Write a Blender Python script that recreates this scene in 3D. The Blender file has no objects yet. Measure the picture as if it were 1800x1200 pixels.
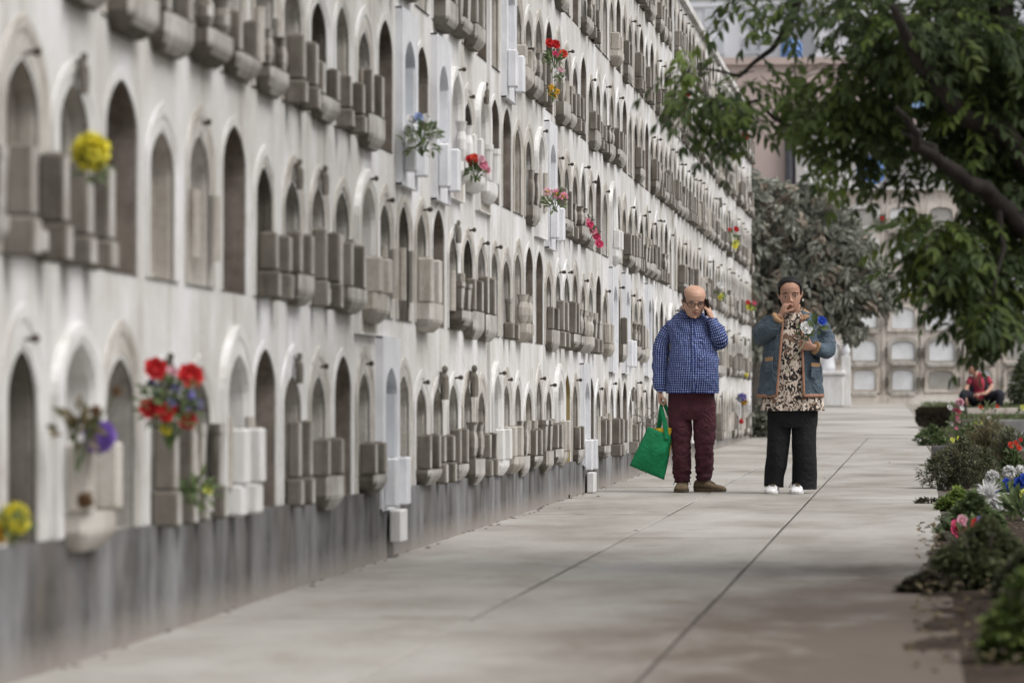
import bpy, math, random
from mathutils import Vector, Matrix, noise as mn
R = math.radians
random.seed(11)
sc = bpy.context.scene
COL = sc.collection

# ------------------------------------------------------------------ camera
FPX = 7650.0                     # focal length in pixels of the 1800 px wide photograph
cam_d = bpy.data.cameras.new('camera'); cam = bpy.data.objects.new('camera', cam_d); COL.objects.link(cam)
cam_d.sensor_width = 36; cam_d.lens = FPX/1800*36; cam_d.clip_end = 3000; cam_d.clip_start = .3
CZ = .88
cam.location = (0, 0, CZ)
YAW = math.atan(720/FPX); PITCH = math.atan(118/FPX)
cam.rotation_euler = (R(90)+PITCH, 0, YAW)
cam_d.dof.use_dof = True; cam_d.dof.focus_distance = 34.8; cam_d.dof.aperture_fstop = 4.0
sc.camera = cam

# ------------------------------------------------------------------ sky, sun, exposure
SUN_EL, SUN_AZ = 55, 112         # azimuth measured from +Y (along the wall) towards +X
w = bpy.data.worlds.new('World'); sc.world = w; w.use_nodes = True
nt = w.node_tree; bg = nt.nodes['Background']
sky = nt.nodes.new('ShaderNodeTexSky'); sky.sky_type = 'NISHITA'; sky.sun_disc = False
sky.sun_elevation = R(SUN_EL); sky.sun_rotation = R(SUN_AZ); sky.dust_density = 6; sky.air_density = 1.0; sky.ozone_density = 1
hs = nt.nodes.new('ShaderNodeHueSaturation'); hs.inputs['Saturation'].default_value = .30
nt.links.new(sky.outputs[0], hs.inputs['Color']); nt.links.new(hs.outputs[0], bg.inputs['Color'])
bg.inputs['Strength'].default_value = .15
sd = bpy.data.lights.new('sun', 'SUN'); sun = bpy.data.objects.new('sun', sd); COL.objects.link(sun)
sd.energy = 1.05; sd.angle = R(30); sd.color = (1, .98, .955)
sdir = Vector((math.sin(R(SUN_AZ))*math.cos(R(SUN_EL)), math.cos(R(SUN_AZ))*math.cos(R(SUN_EL)), math.sin(R(SUN_EL))))
sun.rotation_euler = sdir.to_track_quat('Z', 'Y').to_euler(); sun.location = (20, 10, 30)
sc.view_settings.view_transform = 'Standard'; sc.view_settings.look = 'None'; sc.view_settings.gamma = 1
sc.view_settings.exposure = .17
sc.cycles.max_bounces = 6; sc.cycles.diffuse_bounces = 3; sc.cycles.glossy_bounces = 2; sc.cycles.transparent_max_bounces = 4

# ------------------------------------------------------------------ measuring helpers
CM = Matrix.Translation(cam.location) @ cam.rotation_euler.to_matrix().to_4x4()
def ray(px, py):
    return (CM.to_3x3() @ Vector(((px-900)/FPX, -(py-600)/FPX, -1)))
def atY(px, py, Y):
    d = ray(px, py); t = Y/d.y; return Vector((0, 0, CZ))+d*t
def atX(px, py, X):
    d = ray(px, py); t = X/d.x; return Vector((0, 0, CZ))+d*t
def g(y):                        # the ground rises gently, then ramps up to the far wall
    if y < 67: return .0063*y
    if y < 89: return .422+(y-67)/22*.578
    return 1.0

# ------------------------------------------------------------------ mesh helpers
class MB:
    def __init__(s): s.v = []; s.f = []; s.m = []; s.uv = []
    def add(s, vs, fs, m=0, uvs=None):
        o = len(s.v); s.v += [tuple(v) for v in vs]
        for i, f in enumerate(fs):
            s.f.append(tuple(o+k for k in f)); s.m.append(m)
            s.uv.append(uvs[i] if uvs else None)
    def box(s, x0, x1, y0, y1, z0, z1, m=0, taper=0):
        t = taper
        vs = [(x0+t, y0+t, z0), (x1-t, y0+t, z0), (x1-t, y1-t, z0), (x0+t, y1-t, z0), (x0, y0, z1), (x1, y0, z1), (x1, y1, z1), (x0, y1, z1)]
        s.add(vs, [(0, 3, 2, 1), (4, 5, 6, 7), (0, 1, 5, 4), (1, 2, 6, 5), (2, 3, 7, 6), (3, 0, 4, 7)], m)
    def bbox(s, x0, x1, y0, y1, z0, z1, b=.006, m=0):   # box with chamfered edges
        vs = []; fs = []
        rings = [(z0, b), (z0+b, 0), (z1-b, 0), (z1, b)]
        for z, i in rings:
            a = b if i == 0 else b
            e = i
            vs += [(x0+e+a, y0+e, z), (x1-e-a, y0+e, z), (x1-e, y0+e+a, z), (x1-e, y1-e-a, z), (x1-e-a, y1-e, z), (x0+e+a, y1-e, z), (x0+e, y1-e-a, z), (x0+e, y0+e+a, z)]
        fs.append(tuple(reversed(range(8)))); fs.append(tuple(range(24, 32)))
        for r in range(3):
            for k in range(8):
                n = (k+1) % 8; fs.append((r*8+k, r*8+n, r*8+8+n, r*8+8+k))
        s.add(vs, fs, m)
    def loft(s, rings, m=0, cap=True, closed=True, ua=None, cuv=None):
        # rings: lists of points of equal length; uv in metres
        n = len(rings[0]); o = len(s.v); acc = 0; vv = [0]
        for a, b in zip(rings, rings[1:]):
            ca = sum((Vector(p) for p in a), Vector())/n; cb = sum((Vector(p) for p in b), Vector())/n
            acc += max((cb-ca).length, 1e-4); vv.append(acc)
        mid = max(rings, key=lambda r: sum((Vector(r[i])-Vector(r[i-1])).length for i in range(n)))
        per = sum((Vector(mid[i])-Vector(mid[i-1])).length for i in range(n)) if ua is None else ua
        cu = [0.0]
        for i in range(n): cu.append(cu[-1]+(Vector(mid[(i+1) % n])-Vector(mid[i])).length)
        for r in rings: s.v += [tuple(p) for p in r]
        kk = n if closed else n-1
        for i in range(len(rings)-1):
            for k in range(kk):
                q = (k+1) % n
                s.f.append((o+i*n+k, o+i*n+q, o+(i+1)*n+q, o+(i+1)*n+k)); s.m.append(m)
                u0, u1 = cu[k], cu[k+1]
                s.uv.append(((u0, vv[i]), (u1, vv[i]), (u1, vv[i+1]), (u0, vv[i+1])))
        if cap and closed:
            s.f.append(tuple(o+k for k in reversed(range(n)))); s.m.append(m); s.uv.append(None)
            e = o+(len(rings)-1)*n
            s.f.append(tuple(e+k for k in range(n))); s.m.append(m); s.uv.append(None)
    def tube(s, pts, rad, n=8, m=0, flat=None, up=None, cap=True):
        pts = [Vector(p) for p in pts]
        if not isinstance(rad, (list, tuple)): rad = [rad]*len(pts)
        rings = []; prev = None
        for i, p in enumerate(pts):
            t = (pts[min(i+1, len(pts)-1)]-pts[max(i-1, 0)]).normalized()
            if prev is None:
                ref = Vector(up) if up else (Vector((0, 0, 1)) if abs(t.z) < .9 else Vector((1, 0, 0)))
                a = (ref-t*ref.dot(t)).normalized()
            else:
                a = (prev-t*prev.dot(t)).normalized()
            prev = a; b = t.cross(a); r = rad[i]
            ra, rb = (r, r) if not isinstance(r, tuple) else r
            rings.append([p+a*math.cos(2*math.pi*k/n)*ra+b*math.sin(2*math.pi*k/n)*rb for k in range(n)])
        s.loft(rings, m, cap)
    def ell(s, c, r, n=12, k=8, m=0, rot=None):
        c = Vector(c); vs = []; fs = []
        for i in range(1, k):
            ph = math.pi*i/k
            for j in range(n):
                th = 2*math.pi*j/n
                p = Vector((r[0]*math.sin(ph)*math.cos(th), r[1]*math.sin(ph)*math.sin(th), r[2]*math.cos(ph)))
                vs.append(c+(rot @ p if rot else p))
        top = len(vs); q = Vector((0, 0, r[2])); vs.append(c+(rot @ q if rot else q)); vs.append(c-(rot @ q if rot else q))
        for i in range(k-2):
            for j in range(n):
                jn = (j+1) % n; fs.append((i*n+j, (i+1)*n+j, (i+1)*n+jn, i*n+jn))
        for j in range(n):
            jn = (j+1) % n; fs.append((top, j, jn)); fs.append((top+1, (k-2)*n+jn, (k-2)*n+j))
        s.add(vs, fs, m)
    def leaf(s, base, d, nrm, L, W, m=0, fold=.25, droop=.2):
        d = d.normalized(); side = d.cross(nrm)
        if side.length < 1e-3: side = d.cross(Vector((.3, .5, .8)))
        side.normalize(); up = side.cross(d)
        mid = base+d*L*.45; tip = base+d*L-up*L*droop
        l = mid+side*W*.5+up*W*fold; r = mid-side*W*.5+up*W*fold
        l2 = base+d*L*.78-up*L*droop*.5+side*W*.34+up*W*fold*.6; r2 = base+d*L*.78-up*L*droop*.5-side*W*.34+up*W*fold*.6
        m2 = base+d*L*.78-up*L*droop*.5
        s.add([base, l, mid, r, l2, m2, r2, tip], [(0, 1, 2), (0, 2, 3), (1, 4, 5, 2), (2, 5, 6, 3), (4, 7, 5), (5, 7, 6)], m)
    def petal(s, base, d, nrm, L, W, m=0, cup=.2):
        d = d.normalized(); side = d.cross(nrm)
        if side.length < 1e-3: side = d.cross(Vector((.3, .5, .8)))
        side.normalize(); up = side.cross(d)
        P = [(0, -.14, 0), (0, .14, 0), (.4, .46, 1), (.4, 0, .35), (.4, -.46, 1), (.8, .42, 1.1), (.8, 0, .6), (.8, -.42, 1.1), (1, .16, .5), (1, -.16, .5)]
        s.add([base+d*L*a+side*W*b+up*W*cup*c_ for a, b, c_ in P], [(0, 3, 2, 1), (0, 4, 3), (3, 6, 5, 2), (4, 7, 6, 3), (6, 8, 5), (7, 9, 6), (6, 9, 8)], m)
    def build(s, name, mats, parent=None, smooth=False, loc=None):
        me = bpy.data.meshes.new(name)
        me.from_pydata(s.v, [], s.f)
        if not isinstance(mats, (list, tuple)): mats = [mats]
        for m in mats: me.materials.append(m)
        me.polygons.foreach_set('material_index', s.m)
        if smooth: me.polygons.foreach_set('use_smooth', [True]*len(s.f))
        if any(u for u in s.uv):
            ul = me.uv_layers.new(name='UVMap'); i = 0
            for k, f in enumerate(s.f):
                u = s.uv[k]
                for j in range(len(f)):
                    ul.data[i].uv = u[j] if u else (0, 0); i += 1
        me.update()
        o = bpy.data.objects.new(name, me); COL.objects.link(o)
        if parent is not None: o.parent = parent
        if loc is not None: o.location = loc
        return o

def thing(name, label, cat, loc=(0, 0, 0), rz=0, group=None):
    o = bpy.data.objects.new(name, None); COL.objects.link(o); o.location = loc; o.rotation_euler = (0, 0, rz)
    o['label'] = label; o['category'] = cat
    if group: o['group'] = group
    o.empty_display_size = .1
    return o
def tag(o, label=None, cat=None, group=None, kind=None):
    if label: o['label'] = label
    if cat: o['category'] = cat
    if group: o['group'] = group
    if kind: o['kind'] = kind
    return o
def ringe(c, rx, ry, n=24, e=2.0, ax=Vector((1, 0, 0)), ay=Vector((0, 1, 0))):
    out = []
    for k in range(n):
        t = 2*math.pi*k/n; ct, st = math.cos(t), math.sin(t)
        out.append(Vector(c)+ax*(abs(ct)**(2/e)*math.copysign(rx, ct))+ay*(abs(st)**(2/e)*math.copysign(ry, st)))
    return out

# ------------------------------------------------------------------ materials
def S(r, gg, b): # sRGB 0-255 to linear
    f = lambda c: ((c/255)/12.92 if c/255 <= .04045 else ((c/255+.055)/1.055)**2.4)
    return (f(r), f(gg), f(b), 1)
class NT:
    def __init__(s, name):
        s.mat = bpy.data.materials.new(name); s.mat.use_nodes = True; s.t = s.mat.node_tree
        s.bsdf = s.t.nodes['Principled BSDF']; s.co = s.t.nodes.new('ShaderNodeTexCoord')
    def n(s, typ, **kw):
        x = s.t.nodes.new(typ)
        for k, v in kw.items():
            if k in x.inputs: x.inputs[k].default_value = v
            else: setattr(x, k, v)
        return x
    def l(s, a, b): s.t.links.new(a, b)
    def coords(s, scale, out='Object'):
        m = s.n('ShaderNodeMapping'); m.inputs['Scale'].default_value = scale; s.l(s.co.outputs[out], m.inputs[0]); return m.outputs[0]
    def noise(s, scale=(1, 1, 1), sc_=5, detail=4, rough=.6, dist=0):
        x = s.n('ShaderNodeTexNoise'); x.inputs['Scale'].default_value = sc_; x.inputs['Detail'].default_value = detail
        x.inputs['Roughness'].default_value = rough; x.inputs['Distortion'].default_value = dist
        s.l(s.coords(scale), x.inputs['Vector']); return x.outputs['Fac']
    def ramp(s, fac, stops):
        x = s.n('ShaderNodeValToRGB'); e = x.color_ramp.elements
        e[0].position, e[0].color = stops[0]; e[1].position, e[1].color = stops[-1]
        for p, c in stops[1:-1]:
            q = e.new(p); q.color = c
        s.l(fac, x.inputs[0]); return x.outputs[0]
    def mix(s, a, b, fac, mode='MIX'):
        x = s.n('ShaderNodeMix', data_type='RGBA'); x.blend_type = mode
        for v, i in ((a, 6), (b, 7), (fac, 0)):
            if hasattr(v, 'is_linked') or hasattr(v, 'links'): s.l(v, x.inputs[i])
            else: x.inputs[i].default_value = v
        return x.outputs[2]
    def bump(s, h, strength=.3, dist=.01):
        b = s.n('ShaderNodeBump'); b.inputs['Strength'].default_value = strength; b.inputs['Distance'].default_value = dist
        s.l(h, b.inputs['Height']); s.l(b.outputs[0], s.bsdf.inputs['Normal'])
    def col(s, c):
        if hasattr(c, 'links'): s.l(c, s.bsdf.inputs['Base Color'])
        else: s.bsdf.inputs['Base Color'].default_value = c
def simple(name, c, c2=None, scale=8, rough=.8, bump=.2, dist=.01, stretch=(1, 1, 1), lo=.35, hi=.65, spec=.3):
    t = NT(name); t.bsdf.inputs['Roughness'].default_value = rough; t.bsdf.inputs['Specular IOR Level'].default_value = spec
    f = t.noise(stretch, scale)
    c2 = c2 or tuple(x*.75 for x in c[:3])+(1,)
    t.col(t.ramp(f, [(lo, c2), (hi, c)]))
    if bump: t.bump(t.noise(stretch, scale*3), bump, dist)
    return t.mat
def leafmat(name, c, c2, trans=.35, scale=6, rough=.5):
    t = NT(name); f = t.noise((1, 1, 1), scale, 2)
    cc = t.ramp(f, [(.35, c2), (.65, c)]); t.col(cc); t.bsdf.inputs['Roughness'].default_value = rough
    t.bsdf.inputs['Specular IOR Level'].default_value = .3
    tr = t.n('ShaderNodeBsdfTranslucent'); t.l(cc, tr.inputs[0])
    mx = t.n('ShaderNodeMixShader'); mx.inputs[0].default_value = trans
    t.l(t.bsdf.outputs[0], mx.inputs[1]); t.l(tr.outputs[0], mx.inputs[2])
    t.l(mx.outputs[0], t.t.nodes['Material Output'].inputs[0]); return t.mat

# whitewashed plaster with rain streaks and worn patches
t = NT('plaster'); t.bsdf.inputs['Roughness'].default_value = .9; t.bsdf.inputs['Specular IOR Level'].default_value = .15
big = t.noise((1, 1, 1), 1.3, 5); streak = t.noise((3, 3, .45), 1.9, 6, .62); fine = t.noise((1, 1, 1), 40, 4)
base = t.ramp(big, [(.3, (.48, .465, .44, 1)), (.5, (.61, .605, .595, 1)), (.7, (.74, .75, .77, 1))])
st = t.ramp(streak, [(.28, (.55, .52, .48, 1)), (.40, (.86, .84, .81, 1)), (.50, (1, 1, 1, 1))])
c = t.mix(base, st, .78, 'MULTIPLY'); c = t.mix(c, t.ramp(fine, [(.3, (.8, .78, .75, 1)), (.5, (1, 1, 1, 1))]), .5, 'MULTIPLY')
c = t.mix(c, t.ramp(t.noise((1, 1, .8), 4.2, 6, .7), [(.30, (.62, .57, .50, 1)), (.39, (1, 1, 1, 1))]), .7, 'MULTIPLY'); t.col(c)
t.bump(t.noise((1, 1, 1), 14, 6), .25, .01); M_PLASTER = t.mat
def stone(name, lo, mid, hi, sc_=2.2):
    t = NT(name); t.bsdf.inputs['Roughness'].default_value = .9; t.bsdf.inputs['Specular IOR Level'].default_value = .15
    a = t.noise((1, 1, 1), sc_, 6, .6); b = t.noise((5, 5, 1), 3, 5, .6); f = t.noise((1, 1, 1), 60, 3)
    c = t.ramp(a, [(.32, lo), (.5, mid), (.68, hi)])
    c = t.mix(c, t.ramp(b, [(.33, (.55, .52, .48, 1)), (.5, (1, 1, 1, 1))]), .7, 'MULTIPLY')
    c = t.mix(c, t.ramp(f, [(.3, (.75, .74, .72, 1)), (.55, (1, 1, 1, 1))]), .5, 'MULTIPLY')
    t.col(c); t.bump(t.noise((1, 1, 1), 22, 5), .35, .008); return t.mat
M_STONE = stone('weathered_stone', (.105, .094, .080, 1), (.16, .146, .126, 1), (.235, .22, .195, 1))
M_STONE_PALE = stone('pale_stone', (.33, .305, .27, 1), (.45, .425, .385, 1), (.57, .55, .52, 1))
M_OLDPL = stone('old_cream_plaster', (.36, .34, .305, 1), (.47, .45, .415, 1), (.59, .575, .55, 1), 3)
M_FRONT = stone('pale_face_stone', (.30, .285, .26, 1), (.42, .405, .38, 1), (.55, .54, .52, 1), 4)  # paler stone on outward planter and ledge faces, and on some reveals
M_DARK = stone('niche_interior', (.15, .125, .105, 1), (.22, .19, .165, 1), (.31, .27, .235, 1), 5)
M_TOMB = stone('tombstone_grey', (.30, .285, .26, 1), (.44, .42, .395, 1), (.56, .55, .53, 1))
M_MARBLE = simple('white_marble', (.74, .75, .78, 1), (.62, .63, .66, 1), 6, .45, .05, .003, spec=.5)
M_WHITEPAINT = simple('white_paint', (.72, .72, .72, 1), (.58, .57, .55, 1), 3, .6, .1, .004, (4, 4, 1))
M_IRON = simple('rusted_iron', (.045, .04, .036, 1), (.08, .055, .04, 1), 30, .7, .2, .003)
M_GLASS = simple('dark_blue_glass', (.10, .15, .19, 1), (.18, .26, .32, 1), 4, .2, 0, spec=.8)
M_YELLOW = simple('ochre_panel', (.42, .33, .13, 1), (.34, .27, .12, 1), 5, .8)
M_BRICK = simple('brick_infill', (.26, .18, .13, 1), (.16, .12, .10, 1), 12, .9, .4)
# plinth
t = NT('grey_plinth'); t.bsdf.inputs['Roughness'].default_value = .85
a = t.noise((1, 1, .5), 1.1, 5); b = t.noise((2, 2, .6), 2.0, 6); f = t.noise((1, 1, 1), 30, 4)
c = t.ramp(a, [(.32, (.070, .060, .052, 1)), (.5, (.115, .115, .118, 1)), (.68, (.18, .185, .19, 1))])
c = t.mix(c, t.ramp(b, [(.38, (.42, .38, .34, 1)), (.5, (1, 1, 1, 1)), (.62, (1.5, 1.5, 1.52, 1))]), .8, 'MULTIPLY')
sx = t.n('ShaderNodeSeparateXYZ'); t.l(t.co.outputs['Object'], sx.inputs[0])
ad = t.n('ShaderNodeMath', operation='MULTIPLY_ADD'); t.l(sx.outputs[1], ad.inputs[0]); ad.inputs[1].default_value = -.0063; t.l(sx.outputs[2], ad.inputs[2])
nn = t.n('ShaderNodeMath', operation='MULTIPLY_ADD'); t.l(f, nn.inputs[0]); nn.inputs[1].default_value = .12; t.l(ad.outputs[0], nn.inputs[2])
foot = t.ramp(nn.outputs[0], [(.07, (.8, .8, .8, 1)), (.19, (0, 0, 0, 1))])
c = t.mix(c, t.ramp(t.noise((1, 1, .8), 5, 7, .7), [(.34, (.50, .46, .42, 1)), (.46, (1, 1, 1, 1)), (.66, (1.3, 1.27, 1.22, 1))]), .75, 'MULTIPLY')
c = t.mix(c, (.27, .24, .215, 1), foot)
t.col(c); t.bump(f, .3, .01); M_PLINTH = t.mat
# concrete path: worn slabs, brown soil stains near the bed
t = NT('concrete_path'); t.bsdf.inputs['Roughness'].default_value = .85; t.bsdf.inputs['Specular IOR Level'].default_value = .25
a = t.noise((1, .4, 1), 1.2, 6); b = t.noise((1, 1, 1), 7, 6, .7); f = t.noise((1, 1, 1), 60, 4); k = t.noise((1.0, .35, 1), .9, 5, .6)
c = t.ramp(a, [(.3, (.22, .202, .175, 1)), (.5, (.325, .31, .283, 1)), (.7, (.41, .40, .375, 1))])
c = t.mix(c, t.ramp(b, [(.3, (.78, .76, .73, 1)), (.5, (1, 1, 1, 1))]), .55, 'MULTIPLY')
c = t.mix(c, t.ramp(f, [(.3, (.82, .81, .8, 1)), (.5, (1, 1, 1, 1))]), .5, 'MULTIPLY')
sx = t.n('ShaderNodeSeparateXYZ'); t.l(t.co.outputs['Object'], sx.inputs[0])
def rng(o, a, b):
    x = t.n('ShaderNodeMapRange'); x.inputs[1].default_value = a; x.inputs[2].default_value = b; t.l(o, x.inputs[0]); return x.outputs[0]
def mul(a, b, op='MULTIPLY'):
    x = t.n('ShaderNodeMath', operation=op)
    for v, i in ((a, 0), (b, 1)):
        if hasattr(v, 'links'): t.l(v, x.inputs[i])
        else: x.inputs[i].default_value = v
    return x.outputs[0]
near = rng(sx.outputs[1], 27, 15); right = rng(sx.outputs[0], -1.8, -.1)
sn = t.noise((1.2, .5, 1), 2.2, 6, .65)
soil = rng(mul(mul(near, right), mul(sn, 2.0), 'MULTIPLY'), .16, .72)
c = t.mix(c, (.125, .10, .082, 1), soil)
c = t.mix(c, t.ramp(t.noise((1, .8, 1), 3.2, 8, .72), [(.33, (.66, .61, .54, 1)), (.44, (1, 1, 1, 1))]), .6, 'MULTIPLY')
spk = t.ramp(t.noise((1, 1, 1), 16, 3, .7), [(.27, (.45, .4, .34, 1)), (.33, (1, 1, 1, 1))])
c = t.mix(c, spk, .6, 'MULTIPLY')
t.col(c); t.bump(b, .25, .01); M_PATH = t.mat
M_SOIL = simple('garden_soil', (.075, .058, .047, 1), (.038, .030, .025, 1), 5, 1, .8, .05, spec=.02)
M_JOINT = simple('joint_soil', (.12, .108, .095, 1), (.07, .062, .054, 1), 9, .95, .5)
M_GROUND = simple('far_ground', (.30, .28, .25, 1), (.20, .19, .15, 1), .6, .95, .3)
M_RAMP = simple('ramp_concrete', (.44, .42, .385, 1), (.25, .235, .21, 1), 1.0, .9, .2, .01, (.5, 1, 1))
M_GRASS = leafmat('grass_blades', (.13, .18, .06, 1), (.07, .10, .04, 1))

# ------------------------------------------------------------------ ground, path, beds
W_ = 2.67
mb = MB(); ys = [-60, 0, 67, 89, 300, 2500]
for a, b in zip(ys, ys[1:]):
    za, zb = (g(a)-.03, g(b)-.03)
    mb.add([(-900, a, za), (900, a, za), (900, b, zb), (-900, b, zb)], [(0, 1, 2, 3)])
tag(mb.build('ground', M_GROUND), kind='structure')
mb = MB()                                        # dark soil that shows in the joints
for a, b in ((-10, 0), (0, 67)):
    mb.add([(-W_, a, g(a)-.012), (.24, a, g(a)-.012), (.24, b, g(b)-.012), (-W_, b, g(b)-.012)], [(0, 1, 2, 3)])
tag(mb.build('path_bedding', M_JOINT), kind='structure')
mb = MB(); rp = random.Random(4)
colx = [(-W_, -1.671), (-1.657, -.842), (-.827, .125)]
for ci, (x0, x1) in enumerate(colx):
    y = -8+rp.random()*3
    while y < 66.9:
        L = rp.choice([2.7, 3.3, 4.1]); y1 = min(y+L, 67)
        gp = rp.choice([.001, .0015, .004])
        e = .007; dz = rp.uniform(-.002, .002)
        n = 2; ptsx = (x0, x0+e, x1-e, x1)
        ya, yb = y+gp, y1-gp
        rows = [(ya, -.02), (ya+e, 0), (yb-e, 0), (yb, -.02)]
        vs = [(xx, yy, g(yy)+dz+min(zz, 0 if 0 < i < 3 else -.008)) for (yy, zz) in rows for i, xx in enumerate(ptsx)]
        mb.add(vs, [(r*4+q, r*4+q+1, r*4+q+5, r*4+q+4) for r in range(3) for q in range(3)])
        y = y1
tag(mb.build('path', M_PATH), kind='structure')
mb = MB()
mb.add([(-9, 67, g(67)+.004), (-.02, 67, g(67)+.004), (-.1, 78, g(78)+.004), (-.35, 88, g(88)+.004), (-.9, 90, 1.004), (-9, 90, 1.004)], [(0, 1, 2, 3, 4, 5)])
tag(mb.build('ramp_pavement', M_RAMP), kind='structure')
mb = MB(); rs = random.Random(9)                # lumpy soil of the bed
nx, ny = 26, 150
vs = []
for j in range(ny+1):
    y = -4+j*(92/ny)
    for i in range(nx+1):
        sp_ = max(0, min(1, (25-y)/8))
        x = .15+i*.32 if i else .09-.14*sp_+(.05+.06*sp_)*mn.noise(Vector((0, y*1.3, 3)))
        vs.append((x, y, g(y)-.02+(.02+(.004 if i else -.008)*sp_ if i or sp_ > 0 else -.005)+.05*max(0, mn.noise(Vector((x*1.6, y*1.1, 0))))+.015*mn.noise(Vector((x*7, y*5, 1)))))
mb.add(vs, [(j*(nx+1)+i, j*(nx+1)+i+1, (j+1)*(nx+1)+i+1, (j+1)*(nx+1)+i) for j in range(ny) for i in range(nx)])
tag(mb.build('garden_soil', M_SOIL, smooth=True), kind='structure')

# ------------------------------------------------------------------ the long niche wall
PITCH_Y, Y0 = .80, 17.58
ROWZ = [.477, 1.335, 2.172, 3.016, 3.865, 4.71, 5.53]
YS, YE = Y0-.4-PITCH_Y*10, Y0-.4+PITCH_Y*64
wall = thing('niche_wall', 'long whitewashed cemetery wall with six rows of pointed burial niches, left of the path', 'burial wall', (-W_, YS, g(YS)))
WL = Vector((-W_, YS, g(YS)))
def wp(o):            # wall parts are modelled in world coordinates
    o.location = -WL; return o
def arch(cy, z0, a, hs, h, x, n=7, rnd=2.1):
    pts = [(x, cy-a, z0)]
    for i in range(n+1):
        q = i/n; pts.append((x, cy-a*(1-q**rnd), z0+hs+(h-hs)*(1-(1-q)**1.25)))
    for i in range(n-1, -1, -1):
        q = i/n; pts.append((x, cy+a*(1-q**rnd), z0+hs+(h-hs)*(1-(1-q)**1.25)))
    pts.append((x, cy+a, z0)); return pts
def bridge(mb, A, B, m, close=True):
    n = len(A); k = n if close else n-1
    mb.add(A+B, [(i, (i+1) % n, n+(i+1) % n, n+i) for i in range(k)], m)
XW = -W_
def cell_face(mb, cy, z0, z1, A):     # flat plaster between the hole outline and the cell edges
    y0, y1 = cy-PITCH_Y/2, cy+PITCH_Y/2
    n = len(A); cz = A[0][2]+.3; O = []
    for (x, y, z) in A:
        O.append(None)
    B = []
    for i in range(n):
        j = min(i, n-1-i); hw = PITCH_Y/2
        yy = 0 if j <= 4 else (j-4)/((n-1)/2-4)*hw
        B.append((XW, y0+yy if i <= (n-1)/2 else y1-yy, z0+(z1-z0)*min(1, j/4)))
    mb.add(A+B, [(i, i+1, n+i+1, n+i) for i in range(n-1)]+[(n-1, 0, n, 2*n-1)], 0)
def shift(P, x): return [(x, p[1], p[2]) for p in P]
rw = random.Random(21)
OPEN = {(1, 8), (0, 0), (0, 3), (1, -4), (1, -1), (1, 15), (1, 16), (1, 23), (0, 22), (2, 5), (2, 7), (3, 11), (3, 21), (2, 13), (3, 27), (4, 26), (4, 32), (4, 30), (5, 36), (4, 37), (3, 17)}
MARB = {(0, 5), (2, 6), (2, 8), (1, 25), (1, 27), (2, 17), (0, 21), (3, 13), (1, 31)}
YELL = {(0, 19)}
WHITEP = {(0, -5), (0, -1), (2, 9), (2, 11), (2, 16)}
STAT = {(0, 8), (0, 10), (1, -5), (1, 2), (1, 9), (0, -3), (1, 1), (0, 1)}
WPLANT = {(2, 17), (2, 10), (2, 6)}
wm = MB()           # plaster wall body
CELLS = []
for r in range(6):
    for k in range(-10, 64):
        cy = Y0+PITCH_Y*k; z0 = ROWZ[r]; key = (r, k)
        if key in OPEN: ty = 'open'
        elif key in MARB: ty = 'marble'
        elif key in YELL: ty = 'yellow'
        elif key in WHITEP: ty = 'whitep'
        else:
            q = rw.random()
            ty = 'open' if q < .08 else 'marble' if q < .092 else 'whitep' if q < .115 else 'classic'
            if r < 2 and k < 12 and ty in ('open', 'marble'): ty = 'classic'
        ta = {'open': .285, 'marble': .29, 'yellow': .27, 'whitep': .25, 'classic': rw.uniform(.2, .25)}[ty]
        th = {'open': .65, 'marble': .66, 'yellow': .66, 'whitep': .60, 'classic': rw.uniform(.5, .6)}[ty]
        if key == (0, 0) or key == (0, 3): th = .65
        A = arch(cy, z0, ta, th*.72, th, XW)
        cell_face(wm, cy, z0, ROWZ[r+1] if r < 5 else 5.42, A)
        CELLS.append((r, k, cy, z0, ty, ta, th, A))
# ends, back, top of the body and pilasters
X1 = XW-2.3
wm.box(X1, XW-.0, YE, YE+.22, -.1, 5.42)
wm.box(X1, XW-.0, YS-.02, YS-.002, -.1, 5.42)
wm.box(X1, X1+.2, YS, YE, -.1, 5.42)
for py_ in (Y0+PITCH_Y*11.5, Y0+PITCH_Y*36.5): wm.box(XW, XW+.018, py_-.05, py_+.05, .47, 5.42)
wp(wm.build('plaster_wall', M_PLASTER, wall))
mb = MB()
mb.box(X1-.05, XW+.05, YS, YE+.24, 5.42, 5.50); mb.box(X1-.03, XW+.02, YS, YE+.22, 5.50, 5.54)
wp(mb.build('coping', M_PLASTER, wall))
mb = MB()
nseg = 60; vsA = []
for i in range(nseg+1):
    y = YS+(YE+.22-YS)*i/nseg; vsA += [(XW+.022, y, g(y)-.05), (XW+.022, y, .476), (XW-.02, y, .476)]
mb.add(vsA, [(i*3+q, i*3+3+q, i*3+4+q, i*3+1+q) for i in range(nseg) for q in range(2)])
wp(mb.build('plinth', M_PLINTH, wall))
MATS = [M_PLASTER, M_STONE, M_STONE_PALE, M_DARK, M_TOMB, M_MARBLE, M_WHITEPAINT, M_IRON, M_GLASS, M_YELLOW, M_BRICK, M_FRONT, M_OLDPL]
PL, ST, SP, DK, TB, MA, WP, IR, GL, YL, BR, FR, OP = range(13)
def scaled(A, cy, z0, sy, szb, szt):     # offset outline inwards: sides by sy, bottom by szb, top by szt
    zt = max(p[2] for p in A); amax = max(abs(p[1]-cy) for p in A)
    return [(p[0], cy+(p[1]-cy)*(amax-sy)/amax, z0+szb+(p[2]-z0)*((zt-z0-szb-szt)/(zt-z0))) for p in A]
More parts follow.
